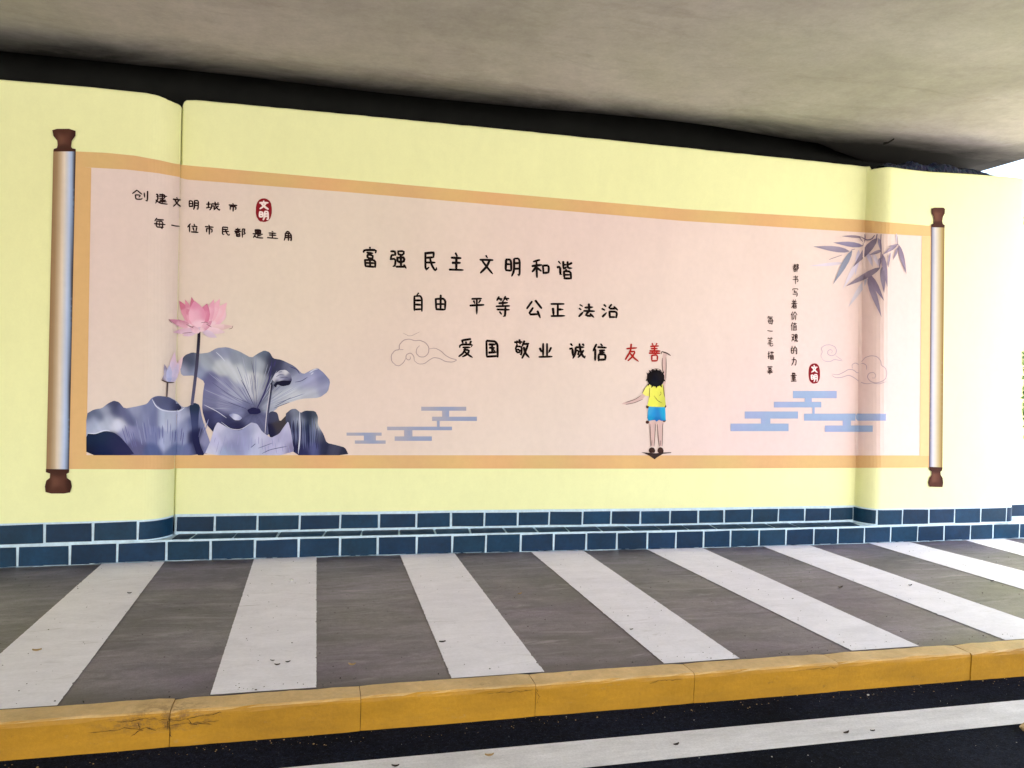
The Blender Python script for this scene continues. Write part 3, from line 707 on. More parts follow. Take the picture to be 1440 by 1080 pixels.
shape('lotus_leaf', T(c2, [(682, 780.5), (708, 720), (724, 665), (738, 640), (765, 655), (795, 672), (835, 676), (862, 655), (882, 642), (905, 648), (925, 680), (962, 708), (998, 690), (1018, 660), (1036, 636), (1048, 680), (1062, 780.5)]),
      T(c2, [(735, 655, (190, 190, 226)), (730, 720, (172, 172, 220)), (700, 770, (190, 192, 224)), (780, 700, (160, 164, 212)), (800, 740, (128, 132, 192)), (830, 700, (140, 146, 200)), (870, 665, (122, 130, 188)), (888, 655, (178, 182, 220)), (860, 740, (140, 148, 204)), (920, 700, (186, 188, 226)), (900, 760, (172, 180, 222)), (960, 730, (166, 164, 214)), (1020, 700, (160, 158, 208)), (1035, 660, (176, 174, 216)), (1000, 765, (176, 176, 220)), (1050, 765, (132, 126, 178)), (780, 770, (140, 160, 206))]),
      .0082, step=1.7, sm=1, streak=(c2(900, 1000), .10, 14), label='pale lilac lotus leaf in front of the cluster')
shape('dew_shine', T(c5, [(385, 665), (420, 655), (460, 665), (490, 690), (470, 708), (430, 706)]), T(c5, [(440, 685, (206, 210, 232)), (390, 668, (130, 136, 186)), (485, 700, (150, 156, 200))]), .0068, step=1.6, sm=1)
strokes('leaf_vein', [(T(c5, q), w_, (.4, .3), 2) for q, w_ in [([(480, 400), (525, 480), (575, 590)], .9), ([(570, 590), (400, 520), (260, 420)], .5), ([(600, 620), (660, 500), (700, 380), (715, 250)], 2.2), ([(740, 600), (860, 535)], .7), ([(730, 615), (850, 570)], .7), ([(890, 418), (940, 410), (985, 380)], .8), ([(600, 590), (590, 420), (560, 260)], .5), ([(640, 960), (700, 930), (830, 905)], .8), ([(555, 915), (590, 885)], .8), ([(610, 920), (720, 880)], .6), ([(850, 300), (905, 320), (925, 355)], 1.0), ([(730, 300), (742, 255)], 2.4), ([(520, 620), (380, 570)], .6)]], (60, 58, 104), .0086)
strokes('leaf_edge_shine', [(T(c5, q), w_, (.3, .3), 2) for q, w_ in [([(290, 190), (330, 225), (360, 262)], 1.0), ([(1000, 345), (1040, 320), (1062, 318)], 1.6), ([(200, 590), (300, 640), (370, 690)], 1.0), ([(1010, 360), (1030, 345)], 1.2), ([(925, 640), (930, 800), (915, 960)], 1.6), ([(330, 720), (400, 775), (480, 780), (560, 725)], .8)]], (205, 210, 226), .0088)
# stems
FV = []; FD = []
hx, hy = 895, 594
for a in np.linspace(182, 372, 58):
    a += random.uniform(-1.5, 1.5); ra = math.radians(a); r0 = random.uniform(40, 110); r1 = r0 + random.uniform(60, 170)
    lim = 235 if a < 300 else 250
    p = [(hx + r * math.cos(ra) * 1.12, hy + r * math.sin(ra)) for r in np.linspace(r0, min(r1, lim), 5)]
    pp = [c2(*q_) for q_ in p]
    inside = inpoly(np.array([q_[0] for q_ in pp]), np.array([q_[1] for q_ in pp]), LEAF_A)
    pp = [q_ for q_, k_ in zip(pp, inside) if k_]
    if len(pp) > 1: (FV if random.random() < .5 else FD).append((pp, random.uniform(.5, 1.1), (.15, .1), 1))
strokes('leaf_vein', FV, (166, 172, 194), .0063, doff=.00002); strokes('leaf_vein', FD, (122, 126, 160), .0064, doff=.00002)
FV = []; FD = []
for x in list(np.linspace(215, 610, 34)) + list(np.linspace(672, 700, 3)):
    x += random.uniform(-4, 4); y0 = random.uniform(615, 690); y1 = y0 + random.uniform(40, 90)
    p = [c2(x + (x - 520) * -.10 * (y - y0) / 60, y) for y in np.linspace(y0, min(y1, 776), 4)]
    if x < 330 and y1 > 680: continue
    (FV if random.random() < .55 else FD).append((p, random.uniform(.6, 1.4), (.1, .1), 1))
strokes('leaf_vein', FV, (142, 148, 188), .0074, doff=.00002); strokes('leaf_vein', FD, (106, 110, 156), .0075, doff=.00002)
FV = []; FD = []
for x in np.linspace(1050, 1160, 15):
    y0 = random.uniform(610, 660); (FV if random.random() < .5 else FD).append(([c2(x + random.uniform(-2, 2) + (y - y0) * .03, y) for y in np.linspace(y0, random.uniform(700, 774), 4)], random.uniform(.7, 1.5), (.1, .1), 1))
strokes('leaf_vein', FV, (104, 114, 150), .0079, doff=.00002); strokes('leaf_vein', FD, (34, 38, 76), .0080, doff=.00002)
FD = []
for x in np.linspace(730, 1050, 24):
    y0 = random.uniform(690, 740); FD.append(([c2(x + (x - 900) * .05 * (y - y0) / 30 + random.uniform(-1, 1), y) for y in np.linspace(y0, min(775, y0 + random.uniform(20, 60)), 4)], random.uniform(.5, 1.0), (.1, .1), 1))
strokes('leaf_vein', FD, (154, 154, 198), .0085, doff=.00002)
for o in list(MUR.children):
    if o.name.split('.')[0] in ('leaf_rim', 'leaf_vein', 'leaf_edge_shine'): o['kind'] = 'stuff'
def grad_stroke(name, pts, wd, ca, cb, off, parent=None):
    A, B = ribbon(pts, wd, (.9, .9), 2); al = np.vstack([A, B]); w3 = hit(al[:, 0], al[:, 1], off); n = len(A); F = []
    for i in range(n - 1):
        F.append((i, i + 1, n + i + 1) if i == 0 else ((i, i + 1, n + i) if i == n - 2 else (i, i + 1, n + i + 1, n + i)))
    u = np.tile(np.linspace(0, 1, n), 2)[:, None]; cols = np.array(pc(ca)) * (1 - u) + np.array(pc(cb)) * u
    return mesh_obj(name, w3, F, PRINT, parent or MUR, cols)
grad_stroke('lotus_stem', T(c2, [(660, 254), (657, 320), (650, 400), (641, 480), (630, 566)]), 4.4, (26, 12, 20), (96, 96, 128), .0092)
grad_stroke('lotus_stem', T(c2, [(527, 474), (526, 505), (523, 536)]), 2.4, (70, 56, 58), (128, 112, 110), .0088)
grad_stroke('lotus_stem', T(c2, [(966, 478), (960, 530), (950, 600), (941, 686)]), 3.2, (40, 42, 66), (92, 94, 130), .0092)
strokes('stem_shine', [(T(c2, [(962, 482), (953, 545), (944, 610), (938, 688)]), 1.1, (.5, .6), 1)], (206, 204, 216), .0096)
# seed pod
pod = shape('seed_pod', T(c2, [(968, 462), (978, 440), (1000, 422), (1025, 420), (1045, 436), (1052, 462), (1045, 480), (1015, 488), (985, 478)]),
      T(c2, [(985, 445, (200, 202, 216)), (1005, 432, (176, 178, 196)), (1025, 430, (206, 206, 214)), (1040, 445, (120, 122, 148)), (1010, 450, (140, 142, 170)), (1000, 462, (184, 186, 208)), (1030, 462, (110, 112, 142)), (1015, 480, (24, 24, 50)), (990, 474, (40, 42, 72)), (1045, 470, (50, 50, 84)), (972, 462, (196, 196, 210))]), .0100, step=1.3, sm=1, pw=4)
shape('pod_shade', T(c2, [(984, 472), (1010, 465), (1040, 466), (1050, 468), (1042, 484), (1012, 490), (990, 482), (984, 496), (974, 486)]), (24, 24, 48), .0104, pod, step=2.5, sm=1)
strokes('pod_mark', [(T(c2, q), .8, (.4, .4), 1) for q in [[(985, 450), (1000, 440), (1020, 442)], [(1000, 455), (1022, 450), (1038, 455)], [(995, 430), (1010, 428)]]], (88, 88, 120), .0106, pod)
# flower and bud, petal by petal
def petal(base, tip, wd, ct, cb, off, par, name='petal', bend=0, cm=None):
    b = np.array(base, float); t_ = np.array(tip, float); d = t_ - b; L = np.hypot(*d); d /= L; n = np.array([-d[1], d[0]])
    L1 = []; L2 = []
    for u, q in ((0, .12), (.15, .36), (.35, .5), (.6, .46), (.8, .27), (.93, .1)):
        c_ = b + d * L * u + n * bend * math.sin(u * math.pi)
        L1.append(c_ + n * wd * q); L2.append(c_ - n * wd * q)
    poly = [tuple(p) for p in L1] + [tuple(t_)] + [tuple(p) for p in reversed(L2)]
    cm = cm or tuple((a + c_) / 2 for a, c_ in zip(ct, cb))
    mid = b + d * L * .5 + n * bend
    sm = [(*b, cb), (*t_, ct), (*(b + d * L * .85 + n * bend * .5), ct), (*mid, cm), (*(mid + n * wd * .42), ct), (*(mid - n * wd * .42), tuple(min(255, a + 8) for a in cm))]
    return shape(name, poly, sm, off, par, step=1.8, pw=2.6)
PK = (222, 150, 178); PD = (204, 118, 146); PL = (238, 206, 216); PV = (214, 190, 214)
fl = shape('lotus_flower', T(c2, [(590, 215), (640, 180), (720, 190), (770, 150), (775, 200), (740, 235), (690, 258), (640, 262), (600, 250)]), T(c2, [(620, 220, (226, 176, 196)), (700, 200, (232, 180, 202)), (760, 160, (238, 196, 208)), (660, 255, PV)]), .0094, step=2, sm=1, label='open pink lotus flower')
pt = lambda a, b, *r: petal(c2(*a), c2(*b), *r)
for i, (a, b, wd, ct, cb) in enumerate([((700, 235), (778, 136), 15, (238, 186, 200), PL), ((690, 235), (748, 120), 14, (236, 180, 198), PL), ((690, 235), (722, 122), 12, (230, 168, 190), (236, 190, 206)),
        ((640, 235), (576, 128), 14, PD, (232, 180, 198)), ((645, 235), (600, 122), 10, (214, 140, 164), PL), ((650, 235), (628, 112), 12, PD, (226, 160, 184)),
        ((640, 245), (531, 207), 10, (206, 140, 164), PL), ((645, 252), (548, 262), 8, (224, 186, 204), PV), ((650, 258), (590, 276), 8, (220, 190, 210), PV),
        ((665, 240), (694, 140), 18, (214, 128, 160), (232, 178, 200)), ((650, 235), (606, 160), 14, (212, 136, 162), (236, 188, 204)), ((660, 240), (640, 128), 24, (224, 150, 180), (240, 204, 218)),
        ((690, 246), (802, 236), 9, (222, 190, 190), PL), ((690, 250), (770, 262), 9, (226, 198, 208), PL), ((675, 256), (735, 284), 9, (216, 196, 214), PV), ((662, 262), (620, 240), 9, (222, 176, 196), PL), ((664, 258), (716, 212), 9, (214, 150, 176), PL)]):
    petal(c2(*a), c2(*b), wd, ct, cb, .0098 + i * .00025, fl)
strokes('petal_line', [(T(c2, q), .7, (.4, .4), 2) for q in [[(606, 228), (625, 240), (640, 236)], [(618, 234), (636, 244)], [(668, 222), (690, 218), (700, 226)], [(690, 226), (712, 240)], [(785, 248), (798, 246), (803, 234)], [(531, 206), (545, 222)], [(590, 266), (630, 262)]]], (120, 78, 84), .0144, fl)
bud = shape('lotus_bud', T(c2, [(502, 462), (512, 440), (525, 420), (560, 420), (572, 445), (560, 470), (530, 476)]), T(c2, [(520, 455, (190, 186, 214)), (560, 450, (222, 200, 216)), (505, 465, (130, 110, 112))]), .0092, step=2, sm=1, label='pale lilac lotus bud')
for i, (a, b, wd, ct, cb) in enumerate([((545, 468), (592, 362), 9, (236, 208, 216), (214, 196, 220)), ((530, 470), (514, 396), 7, (150, 142, 168), (196, 196, 224)), ((545, 470), (556, 345), 11, (236, 206, 222), (206, 196, 226)), ((535, 472), (534, 400), 9, (196, 196, 228), (176, 182, 222)), ((550, 470), (572, 392), 9, (220, 204, 226), (200, 192, 222))]):
    petal(c2(*a), c2(*b), wd, ct, cb, .0098 + i * .00025, bud)
strokes('bud_cup', [(T(c2, [(500, 462), (525, 474), (555, 474)]), 1.8, (.3, .3), 2)], (88, 70, 66), .0118, bud)

# --- flat stepped cloud bars
def bar(o_, rects, col, edge, label):
    par = None
    for i, (x0, x1, y0, y1, kind) in enumerate(rects):
        a = o_(x0, y0); b = o_(x1, y1); c_ = edge if kind else col
        sam = [(a[0] + (b[0] - a[0]) * .15, (a[1] + b[1]) / 2, edge if kind != 2 else col), (a[0] + (b[0] - a[0]) * .55, (a[1] + b[1]) / 2, col), (b[0], (a[1] + b[1]) / 2, edge if kind else col)]
        sh = shape('cloud_bar', [(a[0], a[1]), (b[0], a[1]), (b[0], b[1]), (a[0], b[1])], sam, .0056 + .00025 * i, par, step=5)
        if par is None: par = sh; sh['label'] = label
c3 = lambda x, y: (480 + x / 3, 300 + y / 3); c55 = lambda x, y: (960 + x / 3, 440 + y / 3)
E1 = (170, 168, 182); B1 = (150, 160, 188)
bar(c3, [(337, 527, 816, 833, 1), (425, 455, 832, 859, 0), (383, 572, 858, 876, 0), (403, 415, 875, 901, 0), (193, 467, 900, 915, 0), (265, 300, 914, 942, 1), (225, 382, 941, 960, 0)], B1, E1, 'blue grey stepped cloud right of the lotus')
bar(c3, [(22, 170, 925, 938, 1), (95, 146, 937, 959, 2), (57, 187, 958, 972, 1)], B1, E1, 'small blue grey stepped cloud beside the lotus')
E2 = (160, 172, 206); B2 = (154, 174, 204)
bar(c55, [(465, 650, 329, 360, 2), (515, 545, 359, 376, 2), (385, 585, 375, 399, 0), (547, 557, 398, 427, 0), (512, 858, 425, 455, 2), (675, 710, 454, 476, 0), (600, 802, 475, 502, 0)], B2, E2, 'blue stepped cloud below the right seal')
bar(c55, [(262, 487, 416, 446, 0), (330, 370, 445, 468, 0), (202, 447, 467, 499, 0)], B2, E2, 'blue stepped cloud at the lower left of the right group')

# --- outline clouds
def spiral(cx, cy, r0, r1, a0, a1, n=22, sq=1.0):
    return [(cx + (r0 + (r1 - r0) * k / n) * math.cos(math.radians(a0 + (a1 - a0) * k / n)), cy + sq * (r0 + (r1 - r0) * k / n) * math.sin(math.radians(a0 + (a1 - a0) * k / n))) for k in range(n + 1)]
GC = (176, 156, 154)
strokes('outline_cloud', [(T(c3, q), w_, (.5, .5), 1) for q, w_ in [
    ([(232, 642), (212, 625), (210, 598), (226, 578), (245, 575), (244, 555), (262, 535), (285, 530), (305, 535)], 1.3),
    ([(285, 530), (310, 538), (330, 535), (355, 545), (370, 565), (368, 590), (352, 606), (330, 606), (315, 590), (318, 570), (330, 558)], 1.2),
    ([(370, 572), (395, 568), (420, 580), (440, 600), (462, 612), (490, 618), (470, 628), (440, 626), (415, 612), (390, 608), (372, 618), (350, 635), (325, 636), (308, 622)], 1.2),
    ([(308, 622), (306, 602), (292, 588), (274, 596), (272, 612), (284, 620), (293, 612), (290, 604)], 1.2),
    ([(272, 612), (262, 630), (245, 644), (225, 640)], 1.1), ([(245, 575), (262, 575)], .9), ([(260, 505), (290, 520), (330, 500)], .6)]], GC, .0056, label='grey outline cloud left of the slogan')
c45 = lambda x, y: (960 + x / 3, 440 + y / 3)
strokes('outline_cloud', [(T(c45, q), w_, (.5, .5), 1) for q, w_ in [
    ([(590, 196), (582, 180), (590, 165), (584, 148), (600, 136), (622, 134), (642, 142), (650, 158), (645, 175), (628, 182), (612, 175), (612, 160), (625, 153), (633, 162), (627, 170)], 1.0),
    ([(590, 196), (600, 204), (622, 206), (640, 196), (660, 200), (675, 203)], 1.0), ([(645, 180), (662, 192), (672, 198)], .8)]], (196, 176, 190), .0056, label='small mauve outline cloud above the long one')
strokes('outline_cloud', [(T(c45, q), w_, (.5, .5), 1) for q, w_ in [
    ([(630, 258), (655, 262), (680, 250), (700, 238), (720, 240), (738, 255), (752, 245), (748, 222), (730, 210), (714, 218), (716, 234)], 1.1),
    ([(630, 264), (645, 274), (672, 272), (700, 262), (722, 272), (748, 292), (775, 300), (800, 296)], 1.1),
    ([(745, 215), (760, 200), (770, 188), (795, 180), (820, 184), (836, 202), (838, 222), (856, 232), (862, 255), (856, 280), (835, 292), (812, 296), (790, 288), (778, 270), (786, 254), (804, 250), (816, 262), (810, 276), (800, 274)], 1.1),
    ([(745, 215), (762, 212), (776, 222), (775, 240)], 1.0), ([(800, 296), (830, 300), (858, 290)], .9)]], (188, 166, 174), .0056, label='long mauve outline cloud across the wall fold')

# --- bamboo
c6 = lambda x, y: (1130 + x / 7.2, 310 + y / 7.2)
def blade(a, b, wd, col, off):
    a = np.array(c6(*a)); b = np.array(c6(*b)); d = b - a; L = np.hypot(*d); d /= L; n = np.array([-d[1], d[0]]); wd = wd / 7.2
    bend = random.uniform(-.6, .6); L1 = []; L2 = []
    for u, q in ((0, .06), (.12, .36), (.3, .5), (.5, .46), (.7, .3), (.87, .13)):
        c_ = a + d * L * u + n * bend * math.sin(u * 3.1); L1.append(c_ + n * wd * q); L2.append(c_ - n * wd * q)
    poly = [tuple(p) for p in L1] + [tuple(b)] + [tuple(p) for p in reversed(L2)]
    m = (a + b) / 2; lite = tuple(min(255, v + 22) for v in col); dk = tuple(v - 14 for v in col)
    return shape('bamboo_leaf', poly, [(*a, dk), (*b, col), (*(m + n * wd * .4), lite), (*(m - n * wd * .4), dk), (*(a + d * L * .25), col)], off, step=2.2, pw=2.2)
F0 = (214, 198, 208); F1 = (150, 138, 158)
bl = [((400, 430), (50, 462), 34, (216, 204, 214)), ((560, 400), (395, 700), 46, (220, 208, 218)), ((640, 590), (452, 880), 52, (206, 198, 206)), ((560, 300), (520, 560), 40, (206, 196, 216)), ((700, 330), (760, 470), 40, (214, 202, 214)), ((880, 330), (850, 470), 26, (198, 182, 196)), ((940, 130), (935, 235), 16, (222, 212, 222)), ((640, 320), (700, 470), 46, (200, 190, 208)),
      ((590, 170), (385, 160), 26, (148, 132, 146)), ((600, 258), (298, 224), 52, (142, 134, 160)), ((462, 312), (98, 264), 58, (148, 138, 156)), ((490, 305), (300, 645), 56, (142, 146, 164)), ((745, 180), (503, 470), 74, (136, 124, 142)),
      ((790, 305), (664, 352), 34, (146, 134, 152)), ((950, 245), (798, 348), 36, (156, 142, 160)), ((965, 240), (850, 262), 18, (160, 146, 162)), ((958, 270), (903, 405), 24, (150, 136, 152)), ((965, 250), (1042, 545), 46, (140, 126, 144)),
      ((800, 340), (850, 678), 50, (146, 132, 152)), ((795, 470), (816, 735), 54, (142, 130, 148)), ((650, 535), (816, 815), 62, (138, 124, 146)), ((775, 478), (425, 668), 60, (140, 128, 144)), ((650, 588), (790, 980), 62, (152, 140, 160)), ((760, 180), (790, 330), 34, (150, 138, 158)), ((770, 380), (765, 470), 34, (156, 142, 160))]
for i, (a, b, wd, col) in enumerate(bl): blade(a, b, wd, col, .0056 + .00025 * i)
strokes('bamboo_stem', [(T(c6, q), w_, (.7, .5), 2) for q, w_ in [([(785, 138), (780, 240), (788, 330), (770, 480)], 1.5), ([(720, 150), (690, 190), (640, 200), (590, 170)], 1.6), ([(620, 140), (625, 185), (600, 255)], 1.3), ([(745, 140), (735, 190)], 1.6), ([(600, 215), (555, 160)], 1.0), ([(520, 290), (480, 300)], .7), ([(950, 160), (955, 245), (900, 300)], .7), ([(260, 395), (390, 350)], .7), ([(860, 470), (875, 350)], .8)]], (128, 112, 134), .0124)

# --- written characters, drawn stroke by stroke
CH = {
'富': '50,0 51,10|15,28 15,14 88,14 84,26|32,30 68,30|35,40 35,54 66,54 66,40 35,40|22,64 24,98|22,64 82,62 80,98|24,80 80,80|51,64 51,97|24,97 80,97',
'强': '8,15 34,13 34,33|12,33 34,33|12,33 8,55|8,55 36,53 34,85 22,92|50,10 86,10 84,30 52,30 50,10|46,44 88,42 86,66 48,68 46,44|67,30 67,90|42,92 90,88|82,78 94,98',
'民': '18,10 72,8|72,8 72,32|18,34 72,32|18,10 18,96 40,82|18,58 82,54|48,34 58,68 78,94 90,96 92,80',
'主': '46,2 56,14|20,28 82,26|24,56 78,54|6,92 96,90|51,28 51,92',
'文': '46,2 54,14|8,26 92,22|74,24 50,64 10,96|24,30 52,66 92,98',
'明': '8,16 8,70|8,16 40,14 40,68|8,42 40,40|8,68 40,66|58,8 56,70 44,98|58,8 92,6 92,96 80,88|58,34 92,32|57,58 92,56',
'和': '46,4 12,18|4,38 58,32|30,14 30,98|28,42 4,72|32,44 52,62|64,34 66,74|64,34 96,32 92,70|66,72 92,70',
'谐': '12,10 22,22|4,40 24,38 22,82 34,74|40,8 42,44|42,26 58,24|42,44 60,38|68,6 68,42 94,40|92,14 70,26|64,48 54,56|46,60 46,98|46,60 86,58 86,98|46,78 86,76|46,96 86,95',
'自': '52,0 40,14|20,18 22,98|20,18 78,14 78,98|22,42 76,38|22,64 76,62|22,92 78,90',
'由': '14,28 18,92|14,28 86,24 82,90|50,2 50,90|17,58 84,56|18,90 82,88',
'平': '16,12 84,10|28,24 36,38|74,20 62,38|4,52 96,46|50,12 50,98',
'等': '26,2 12,18|22,10 46,8|32,12 38,20|66,0 54,16|62,9 90,6|72,10 78,18|22,30 80,28|8,46 94,42|50,20 50,44|12,62 92,58|66,48 66,96 54,90|30,70 40,82',
'公': '38,8 8,52|58,4 94,48|46,46 16,88 80,82|68,66 88,98',
'正': '8,10 90,8|50,10 50,90|52,46 84,44|22,40 22,90|4,92 96,88',
'法': '12,10 24,22|4,34 16,44|4,90 26,60|38,28 86,26|62,4 62,52|30,54 96,50|58,54 40,86 84,82|72,66 92,94',
'治': '14,10 26,22|4,34 18,46|4,92 28,62|60,4 40,36 88,32|74,18 94,42|44,56 48,96|44,56 88,54 84,92|48,92 84,90',
'爱': '80,2 20,12|22,18 28,28|48,16 50,28|82,12 70,28|8,48 10,34 92,30 86,42|24,50 78,46|46,46 34,74 6,98|34,62 74,58 58,80 26,98|36,66 64,86 94,98',
'国': '10,8 12,96|10,8 90,6 90,96|30,26 72,24|34,46 68,44|26,72 78,70|51,26 51,72|58,56 66,64|12,94 90,92',
'敬': '6,16 52,12|20,4 20,24|38,2 38,24|22,28 8,54|18,38 52,36 50,84 40,80|16,52 18,70 38,68 38,52 16,52|68,4 56,36|62,24 96,20|86,22 74,60 50,96|62,42 74,72 98,96',
'业': '36,8 36,86|62,6 62,86|10,34 24,62|90,28 74,62|2,90 98,86',
'诚': '12,8 24,20|4,38 24,36 22,82 34,72|42,28 92,24|42,28 40,66 28,96|42,50 60,48 58,78 50,74|66,4 74,60 96,96 98,78|88,42 70,74 54,92|82,6 90,14',
'信': '28,4 4,46|18,30 18,98|58,2 66,12|36,22 94,20|44,36 84,35|44,50 84,49|42,64 44,96|42,64 88,62 86,94|44,94 86,93',
'友': '12,30 84,24|46,2 38,44 6,92|36,48 74,44 54,74 20,98|38,56 62,80 98,98',
'善': '30,0 38,12|68,0 60,12|18,18 84,15|24,30 76,28|8,44 94,40|50,15 50,54|30,46 36,54|70,44 64,54|6,58 96,56|28,68 30,98|28,68 76,66 74,96|30,96 74,95',
'创': '30,4 2,38|32,6 62,36|22,46 50,44 48,62 38,64|22,46 22,84 58,82 56,70|72,20 72,64|92,4 92,94 80,88',
'建': '36,12 82,10 78,44 34,46|26,28 96,26|38,60 86,58|32,74 92,72|60,2 60,84|6,14 26,14 12,40 28,42 4,92|8,62 40,90 98,92',
'城': '4,34 32,32|18,10 18,72|2,76 34,68|42,28 94,24|42,28 40,66 28,96|42,50 60,48 58,78 50,74|66,4 74,60 96,96 98,78|88,42 70,74 54,92|82,6 90,14',
'市': '46,2 54,12|8,22 92,20|22,40 22,80|22,40 80,38 78,76 70,72|51,22 51,98',
'每': '26,2 6,28|24,14 84,12|26,28 18,84 82,82|26,28 78,28 72,96 62,90|4,56 98,54|46,36 52,48|44,62 50,74',
'一': '6,44 50,54 94,52',
'位': '28,4 4,44|18,30 18,98|58,6 66,18|38,28 92,26|50,42 58,78|84,40 74,84|32,92 96,90',
'都': '10,22 46,20|28,6 28,36|2,40 56,36|50,12 6,62|20,54 20,92|20,54 46,53 46,90|20,72 46,71|20,90 46,89|66,12 66,98|66,12 92,10 76,38 92,56 70,66',
'是': '26,6 26,40|26,6 76,4 74,38|26,22 74,21|26,40 74,38|6,52 94,50|50,52 50,88|52,68 80,66|28,64 6,96|16,80 48,92 96,94',
'角': '42,2 22,24|40,8 66,8 54,24|22,26 20,64 6,98|22,26 82,24 82,96 72,90|22,46 82,45|22,66 82,65|52,26 52,96',
'笔': '24,2 10,18|20,10 46,8|32,12 38,20|66,0 54,16|60,9 88,6|72,10 78,18|74,26 24,36|12,54 86,46|8,74 90,66|46,34 46,88 60,96 92,92 92,80',
'描': '2,34 32,30|18,6 18,92 8,84|2,66 34,56|42,20 96,18|56,6 56,34|80,4 80,34|44,46 44,96|44,46 92,44 92,94|44,68 92,68|68,46 68,92|44,94 92,92',
'摹': '8,14 92,12|34,2 34,22|66,2 66,22|30,28 32,50|30,28 70,27 68,49|32,39 68,38|32,50 68,49|4,60 96,58|48,50 30,70 10,80|54,58 90,78|24,76 76,74|50,66 50,98 40,92',
'书': '14,20 72,18 70,44|8,46 90,42 86,70 74,66|46,2 46,98|74,6 86,18',
'写': '8,24 10,8 92,6 86,20|34,20 30,50|34,34 70,32|30,50 82,48 76,92 62,86|8,70 66,68',
'着': '32,0 40,10|68,0 60,10|14,18 86,16|22,30 78,28|4,44 96,40|48,18 36,60 6,94|34,52 34,98|34,52 78,51 78,96|34,66 78,65|34,80 78,79|34,95 78,94',
'价': '28,4 4,44|18,30 18,98|64,4 34,44|62,8 96,42|50,44 48,70 36,96|76,42 76,98',
'值': '26,4 4,44|16,30 16,98|38,16 92,14|64,2 62,28|44,30 44,86|44,30 84,29 84,86|44,48 84,47|44,66 84,65|32,90 98,88',
'观': '6,16 42,14 30,50 4,90|10,34 46,84|58,10 58,60|58,10 90,8 90,58|74,24 70,66 50,96|76,62 78,92 98,92 98,78',
'的': '24,2 16,18|8,22 10,84|8,22 42,20 42,82|10,50 42,49|10,82 42,81|66,2 52,34|60,22 94,20 90,94 76,86|66,44 76,60',
'力': '12,30 82,26 76,94 60,84|46,2 42,48 10,96',
'量': '28,2 28,26|28,2 72,1 72,25|28,13 72,12|28,25 72,24|4,34 96,32|26,42 26,68|26,42 74,41 74,67|26,54 74,53|26,67 74,66|50,42 50,96|18,80 84,79|4,96 96,94'}
def glyph(ch, cx, cy, wd, ht, pen, col, off=.0056, parent=None, slope=.05, label=None, name='character'):
    L = []
    for st in CH[ch].split('|'):
        pts = [tuple(map(float, p.split(','))) for p in st.split()]
        pts = [(x + random.gauss(0, 1.5), y + random.gauss(0, 1.5)) for x, y in pts]
        q = [(cx + (x - 50) / 100 * wd, cy + (y - 50) / 100 * ht + (x - 50) / 100 * wd * slope) for x, y in pts]
        L.append((q, pen * random.uniform(1.08, 1.34), (random.uniform(.7, 1.1), random.uniform(.4, .8)), 1))
    return strokes(name, L, col, off, parent, label)
INK = (20, 8, 8)
c85 = lambda x, y: (480 + x / 4.235, 320 + y / 4.235); c36 = lambda x, y: (560 + x / 3.6, 410 + y / 3.6); c554 = lambda x, y: (170 + x / 5.538, 240 + y / 5.538); c569 = lambda x, y: (1060 + x / 5.69, 360 + y / 5.69)
for ch, x, y, a, b in [('富', 170, 176, 24, 28), ('强', 337, 185, 25, 28), ('民', 530, 200, 22, 28), ('主', 683, 207, 22, 26), ('文', 865, 220, 21, 26), ('明', 1022, 234, 23, 28), ('和', 1187, 244, 26, 27), ('谐', 1330, 250, 23, 26.5)]:
    glyph(ch, *c85(x, y), a, b, 2.7, INK)
for ch, x, y, a, b in [('自', 101, 54, 18, 26), ('由', 214, 58, 19.5, 24), ('平', 398, 70, 21, 25), ('等', 530, 80, 22, 30), ('公', 688, 86, 24, 25), ('正', 808, 94, 22.5, 21), ('法', 955, 98, 23, 21), ('治', 1073, 98, 24, 21),
                       ('爱', 344, 286, 21, 27), ('国', 475, 289, 20, 25), ('敬', 625, 291, 23, 26), ('业', 745, 298, 20, 23), ('诚', 905, 300, 24, 22.5), ('信', 1021, 308, 20, 24)]:
    glyph(ch, *c36(x, y), a, b, 2.6, INK)
glyph('友', *c36(1183, 308), 20, 25, 2.3, (166, 36, 30), label='red character beside the last one'); glyph('善', *c36(1297, 307), 17, 25, 2.0, (172, 34, 28), label='red character under the raised brush')
for ch, x, y, a, b in [('创', 153, 195, 24, 15.5), ('建', 315, 220, 17.5, 16), ('文', 437, 245, 12.5, 13), ('明', 568, 265, 15, 14), ('城', 717, 275, 20, 13), ('市', 873, 287, 14, 11.5),
                       ('每', 303, 412, 16.5, 15), ('一', 427, 430, 13, 8), ('位', 562, 448, 16, 13), ('市', 689, 460, 13.5, 13.5), ('民', 815, 470, 13.5, 13), ('都', 930, 483, 17, 13.5), ('是', 1066, 492, 15.5, 13), ('主', 1180, 500, 17, 11), ('角', 1303, 509, 13.5, 14)]:
    glyph(ch, *c554(x, y), a, b, 1.7, (40, 22, 22), slope=.08)
for ch, x, y in [('都', 338, 95), ('书', 335, 190), ('写', 333, 293), ('着', 325, 385), ('价', 323, 478), ('值', 323, 565), ('观', 327, 655), ('的', 322, 755), ('力', 323, 845), ('量', 320, 970),
                 ('每', 135, 515), ('一', 132, 600), ('笔', 132, 688), ('描', 137, 795), ('摹', 130, 915)]:
    glyph(ch, *c569(x, y), 9.0, 12.5 if ch != '一' else 6, .98, (60, 38, 36), slope=.02)
